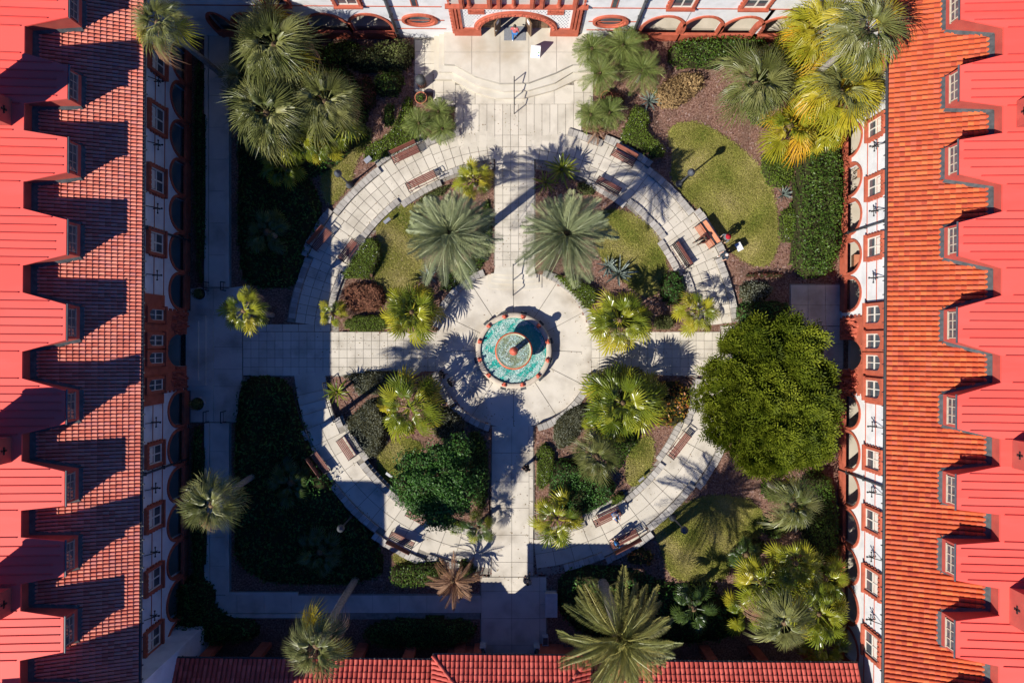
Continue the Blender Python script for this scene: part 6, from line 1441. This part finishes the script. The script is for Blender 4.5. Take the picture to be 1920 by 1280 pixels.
# ------------------------------------------------------------------ people
def skin_obj(name, pts, edges, radii, m, parent, sub=1):
    me = bpy.data.meshes.new(name); me.from_pydata([tuple(p) for p in pts], edges, []); me.materials.append(m); o = bpy.data.objects.new(name, me); link(o, parent)
    o.modifiers.new('skin', 'SKIN')
    for i, r in enumerate(radii): me.skin_vertices[0].data[i].radius = (r, r) if not isinstance(r, tuple) else r
    me.skin_vertices[0].data[0].use_root = True
    s = o.modifiers.new('sub', 'SUBSURF'); s.levels = sub; s.render_levels = sub + 1; return o
def person(label, px, py, z, face, pose='stand', top='white', legs='jeans', hair='hair', skin='skin', shoes='shoe', s=1.0, stride=.0, lean=0.0, bag=None, hat=None, long=False):
    """face: heading in degrees (world). px, py: feet (standing) or seat"""
    p = P(px, py, z if pose == 'stand' else z + .45); root = thing('person', label, 'person', (p.x, p.y, z), radians(face - 90))
    sit = pose == 'sit'; hz = .50 if sit else .92
    J = {}
    J['pel'] = Vector((0, 0, hz)); J['sp'] = Vector((0, .02 - .02 * sit, hz + .22)); J['ch'] = Vector((0, .03 + lean, hz + .42)); J['nk'] = Vector((0, .04 + lean * 1.2, hz + .57)); J['hb'] = Vector((0, .06 + lean * 1.4, hz + .66)); J['ht'] = Vector((0, .07 + lean * 1.5, hz + .78))
    for sd, n in ((-1, 'l'), (1, 'r')):
        st_ = stride * sd
        J['hip' + n] = Vector((.095 * sd, 0, hz - .05))
        if sit: J['kn' + n] = Vector((.13 * sd, .46, .50)); J['an' + n] = Vector((.13 * sd, .50 + .08 * sd, .09)); J['to' + n] = J['an' + n] + Vector((0, .17, -.05))
        else: J['kn' + n] = Vector((.10 * sd, .5 * st_ + .03, .50)); J['an' + n] = Vector((.10 * sd, st_, .09)); J['to' + n] = J['an' + n] + Vector((.02 * sd, .17, -.05))
        J['sh' + n] = J['ch'] + Vector((.18 * sd, -.01, .08)); ar = -st_ * .6
        if sit: J['el' + n] = J['sh' + n] + Vector((.06 * sd, .08, -.27)); J['wr' + n] = J['el' + n] + Vector((-.08 * sd, .24, -.02))
        else: J['el' + n] = J['sh' + n] + Vector((.08 * sd, ar * .4 - .02, -.28)); J['wr' + n] = J['el' + n] + Vector((.0, ar * .5 + .12, -.22))
        J['ha' + n] = J['wr' + n] + Vector((-.01 * sd, .05, -.05 if not sit else 0))
    K = list(J); I = {k: i for i, k in enumerate(K)}; R = dict(pel=.125, sp=.115, ch=.13, nk=.055, hb=.082, ht=.085)
    for n in 'lr': R.update({'hip' + n: .088, 'kn' + n: .058, 'an' + n: .040, 'to' + n: .035, 'sh' + n: .062, 'el' + n: .043, 'wr' + n: .030, 'ha' + n: .034})
    E = [('pel', 'sp'), ('sp', 'ch'), ('ch', 'nk'), ('nk', 'hb'), ('hb', 'ht')]
    for n in 'lr': E += [('pel', 'hip' + n), ('hip' + n, 'kn' + n), ('kn' + n, 'an' + n), ('an' + n, 'to' + n), ('ch', 'sh' + n), ('sh' + n, 'el' + n), ('el' + n, 'wr' + n), ('wr' + n, 'ha' + n)]
    pts = [J[k] * s for k in K]; sk = M[skin]
    # fingers and thumb: short chains rooted in the palm
    ed = [(I[a], I[b_]) for a, b_ in E]; rad = [R[k] * s for k in K]
    for n, sd in (('l', -1), ('r', 1)):
        d = (J['ha' + n] - J['wr' + n]).normalized(); side = Vector((sd, 0, 0))
        for f, ln in ((-.024, .06), (-.008, .07), (.008, .066), (.024, .05)):
            a = J['ha' + n] + d * .03 + Vector((0, f, 0)) * 1.0; b_ = a + d * ln * .6; c = b_ + d * ln * .4 - side * .012
            i = len(pts); pts += [a * s, b_ * s, c * s]; rad += [.010 * s, .009 * s, .008 * s]; ed += [(I['ha' + n], i), (i, i + 1), (i + 1, i + 2)]
        i = len(pts); a = J['wr' + n].lerp(J['ha' + n], .6) + Vector((-.02 * sd, .03, 0)); pts += [a * s, (a + d * .035 + Vector((-.01 * sd, .02, 0))) * s]; rad += [.012 * s, .010 * s]; ed += [(I['wr' + n], i), (i, i + 1)]
    body = skin_obj('body', pts, ed, rad, sk, root)
    sub = lambda nm, ks, es, m_, g_: skin_obj(nm, [J[k] * s for k in ks], [(ks.index(a), ks.index(b_)) for a, b_ in es], [(R[k] * g_ + .012) * s for k in ks], M[m_], root)
    ks = ['ch', 'sp', 'pel', 'shl', 'ell', 'shr', 'elr'] + (['wrl', 'wrr'] if long else []); sub('shirt', ks, [('ch', 'sp'), ('sp', 'pel'), ('ch', 'shl'), ('shl', 'ell'), ('ch', 'shr'), ('shr', 'elr')] + ([('ell', 'wrl'), ('elr', 'wrr')] if long else []), top, 1.1)
    ks = ['pel', 'hipl', 'knl', 'anl', 'hipr', 'knr', 'anr']; sub('trousers', ks, [('pel', 'hipl'), ('hipl', 'knl'), ('knl', 'anl'), ('pel', 'hipr'), ('hipr', 'knr'), ('knr', 'anr')], legs, 1.1)
    for n in 'lr':
        mb = MB(); a, t = J['an' + n] * s, J['to' + n] * s; mb.tube([a + Vector((0, -.06, -.045)) * s, a + Vector((0, .03, -.045)) * s, t + Vector((0, .04, 0)) * s], [.045 * s, .05 * s, .032 * s], 8); mb.build('shoe', M[shoes], root, True)
    hc = (J['hb'] * .45 + J['ht'] * .55) * s; hd = Vector((hc.x, hc.y - .015, hc.z + .03)); mb = MB(); mb.ball(hd, .108 * s, 12, 1.0); hr = mb.build('hair', M[hair], root, True)
    mb = MB()                                              # face: nose, eyes, mouth, ears
    f0 = Vector((0, hc.y + .088 * s, hc.z - .03)); mb.ball(f0 + Vector((0, .018, 0)), .018 * s, 6, 1.4)
    for sg in (-1, 1): mb.ball(Vector((.10 * sg * s, hc.y, hc.z - .03)), .025 * s, 6, 1.4)
    mb.build('nose_and_ears', sk, body, True); mb = MB()
    for sg in (-1, 1): mb.ball(f0 + Vector((.034 * sg * s, .004, .025)), .011 * s, 6)
    mb.box(-.025 * s, .025 * s, f0.y, f0.y + .01, f0.z - .05, f0.z - .042); mb.build('eyes_and_mouth', M['hair'], body)
    if hat: mb = MB(); mb.lathe([(.19, 0), (.19, .015), (.115, .02), (.112, .09), (.06, .125), (1e-4, .13)], 16, (hd.x, hd.y, hd.z + .03)); mb.build('hat', M[hat], root, True)
    if bag:
        mb = MB(); mb.box(-.15, .15, -.30, -.15, hz + .1, hz + .5); bg_ = mb.build('bag', M[bag], root)
    return root
person('person in blue jeans walking in through the open doors', 965, 72, .875, 84, 'stand', 'pink', 'jeans', 'hair', 'skin', 'white', 1.0, .16, bag=None)
person('seated person in brown on the orange bench', 1322, 447, .05, 210, 'sit', 'brown', 'black', 'hair', 'skin_d', 'shoe', 1.0, lean=.1, long=True)
person('standing person in grey behind the orange bench, red cap', 1352, 450, .05, 215, 'stand', 'grey', 'black', 'hair', 'skin', 'white', 1.0, .05, hat='red', long=True)
person('standing person in dark navy shirt next to the sign plaque', 1352, 482, .05, 200, 'stand', 'navy', 'navy', 'hair_g', 'skin', 'white', 1.05, .04, lean=.06)
person('seated person in white on the inner bench, lower right ring', 1152, 963, .05, 300, 'sit', 'white', 'jeans', 'hair', 'skin', 'shoe', 1.0, lean=.05)
person('standing person in blue top casting a long shadow', 1152, 1010, .05, 225, 'stand', 'blue', 'black', 'hair', 'skin', 'pink', 1.0, .08)
person('walking person at the shadow line of the south path', 988, 1080, .05, 75, 'stand', 'grey', 'navy', 'hair', 'skin', 'shoe', 1.0, .18, long=True)
person('dark clothed person in palm shade on the west plaza, nearer the path', 831, 701, SINK + .05, 30, 'stand', 'black', 'black', 'hair', 'skin', 'shoe', 1.0, .08, long=True)
person('dark clothed person in palm shade on the west plaza, lower one', 846, 716, SINK + .05, 35, 'stand', 'black', 'grey', 'hair', 'skin', 'shoe', 1.0, .06, long=True)
person('person in black on the south path beside the clipped hedge', 986, 872, -.15, 260, 'stand', 'black', 'black', 'hair', 'skin', 'shoe', 1.0, .06, long=True)
person('person in dark blue at the south west plaza wall under leaf shade', 854, 757, SINK + .05, 120, 'stand', 'navy', 'jeans', 'hair', 'skin', 'shoe', 1.0, .05, long=True)
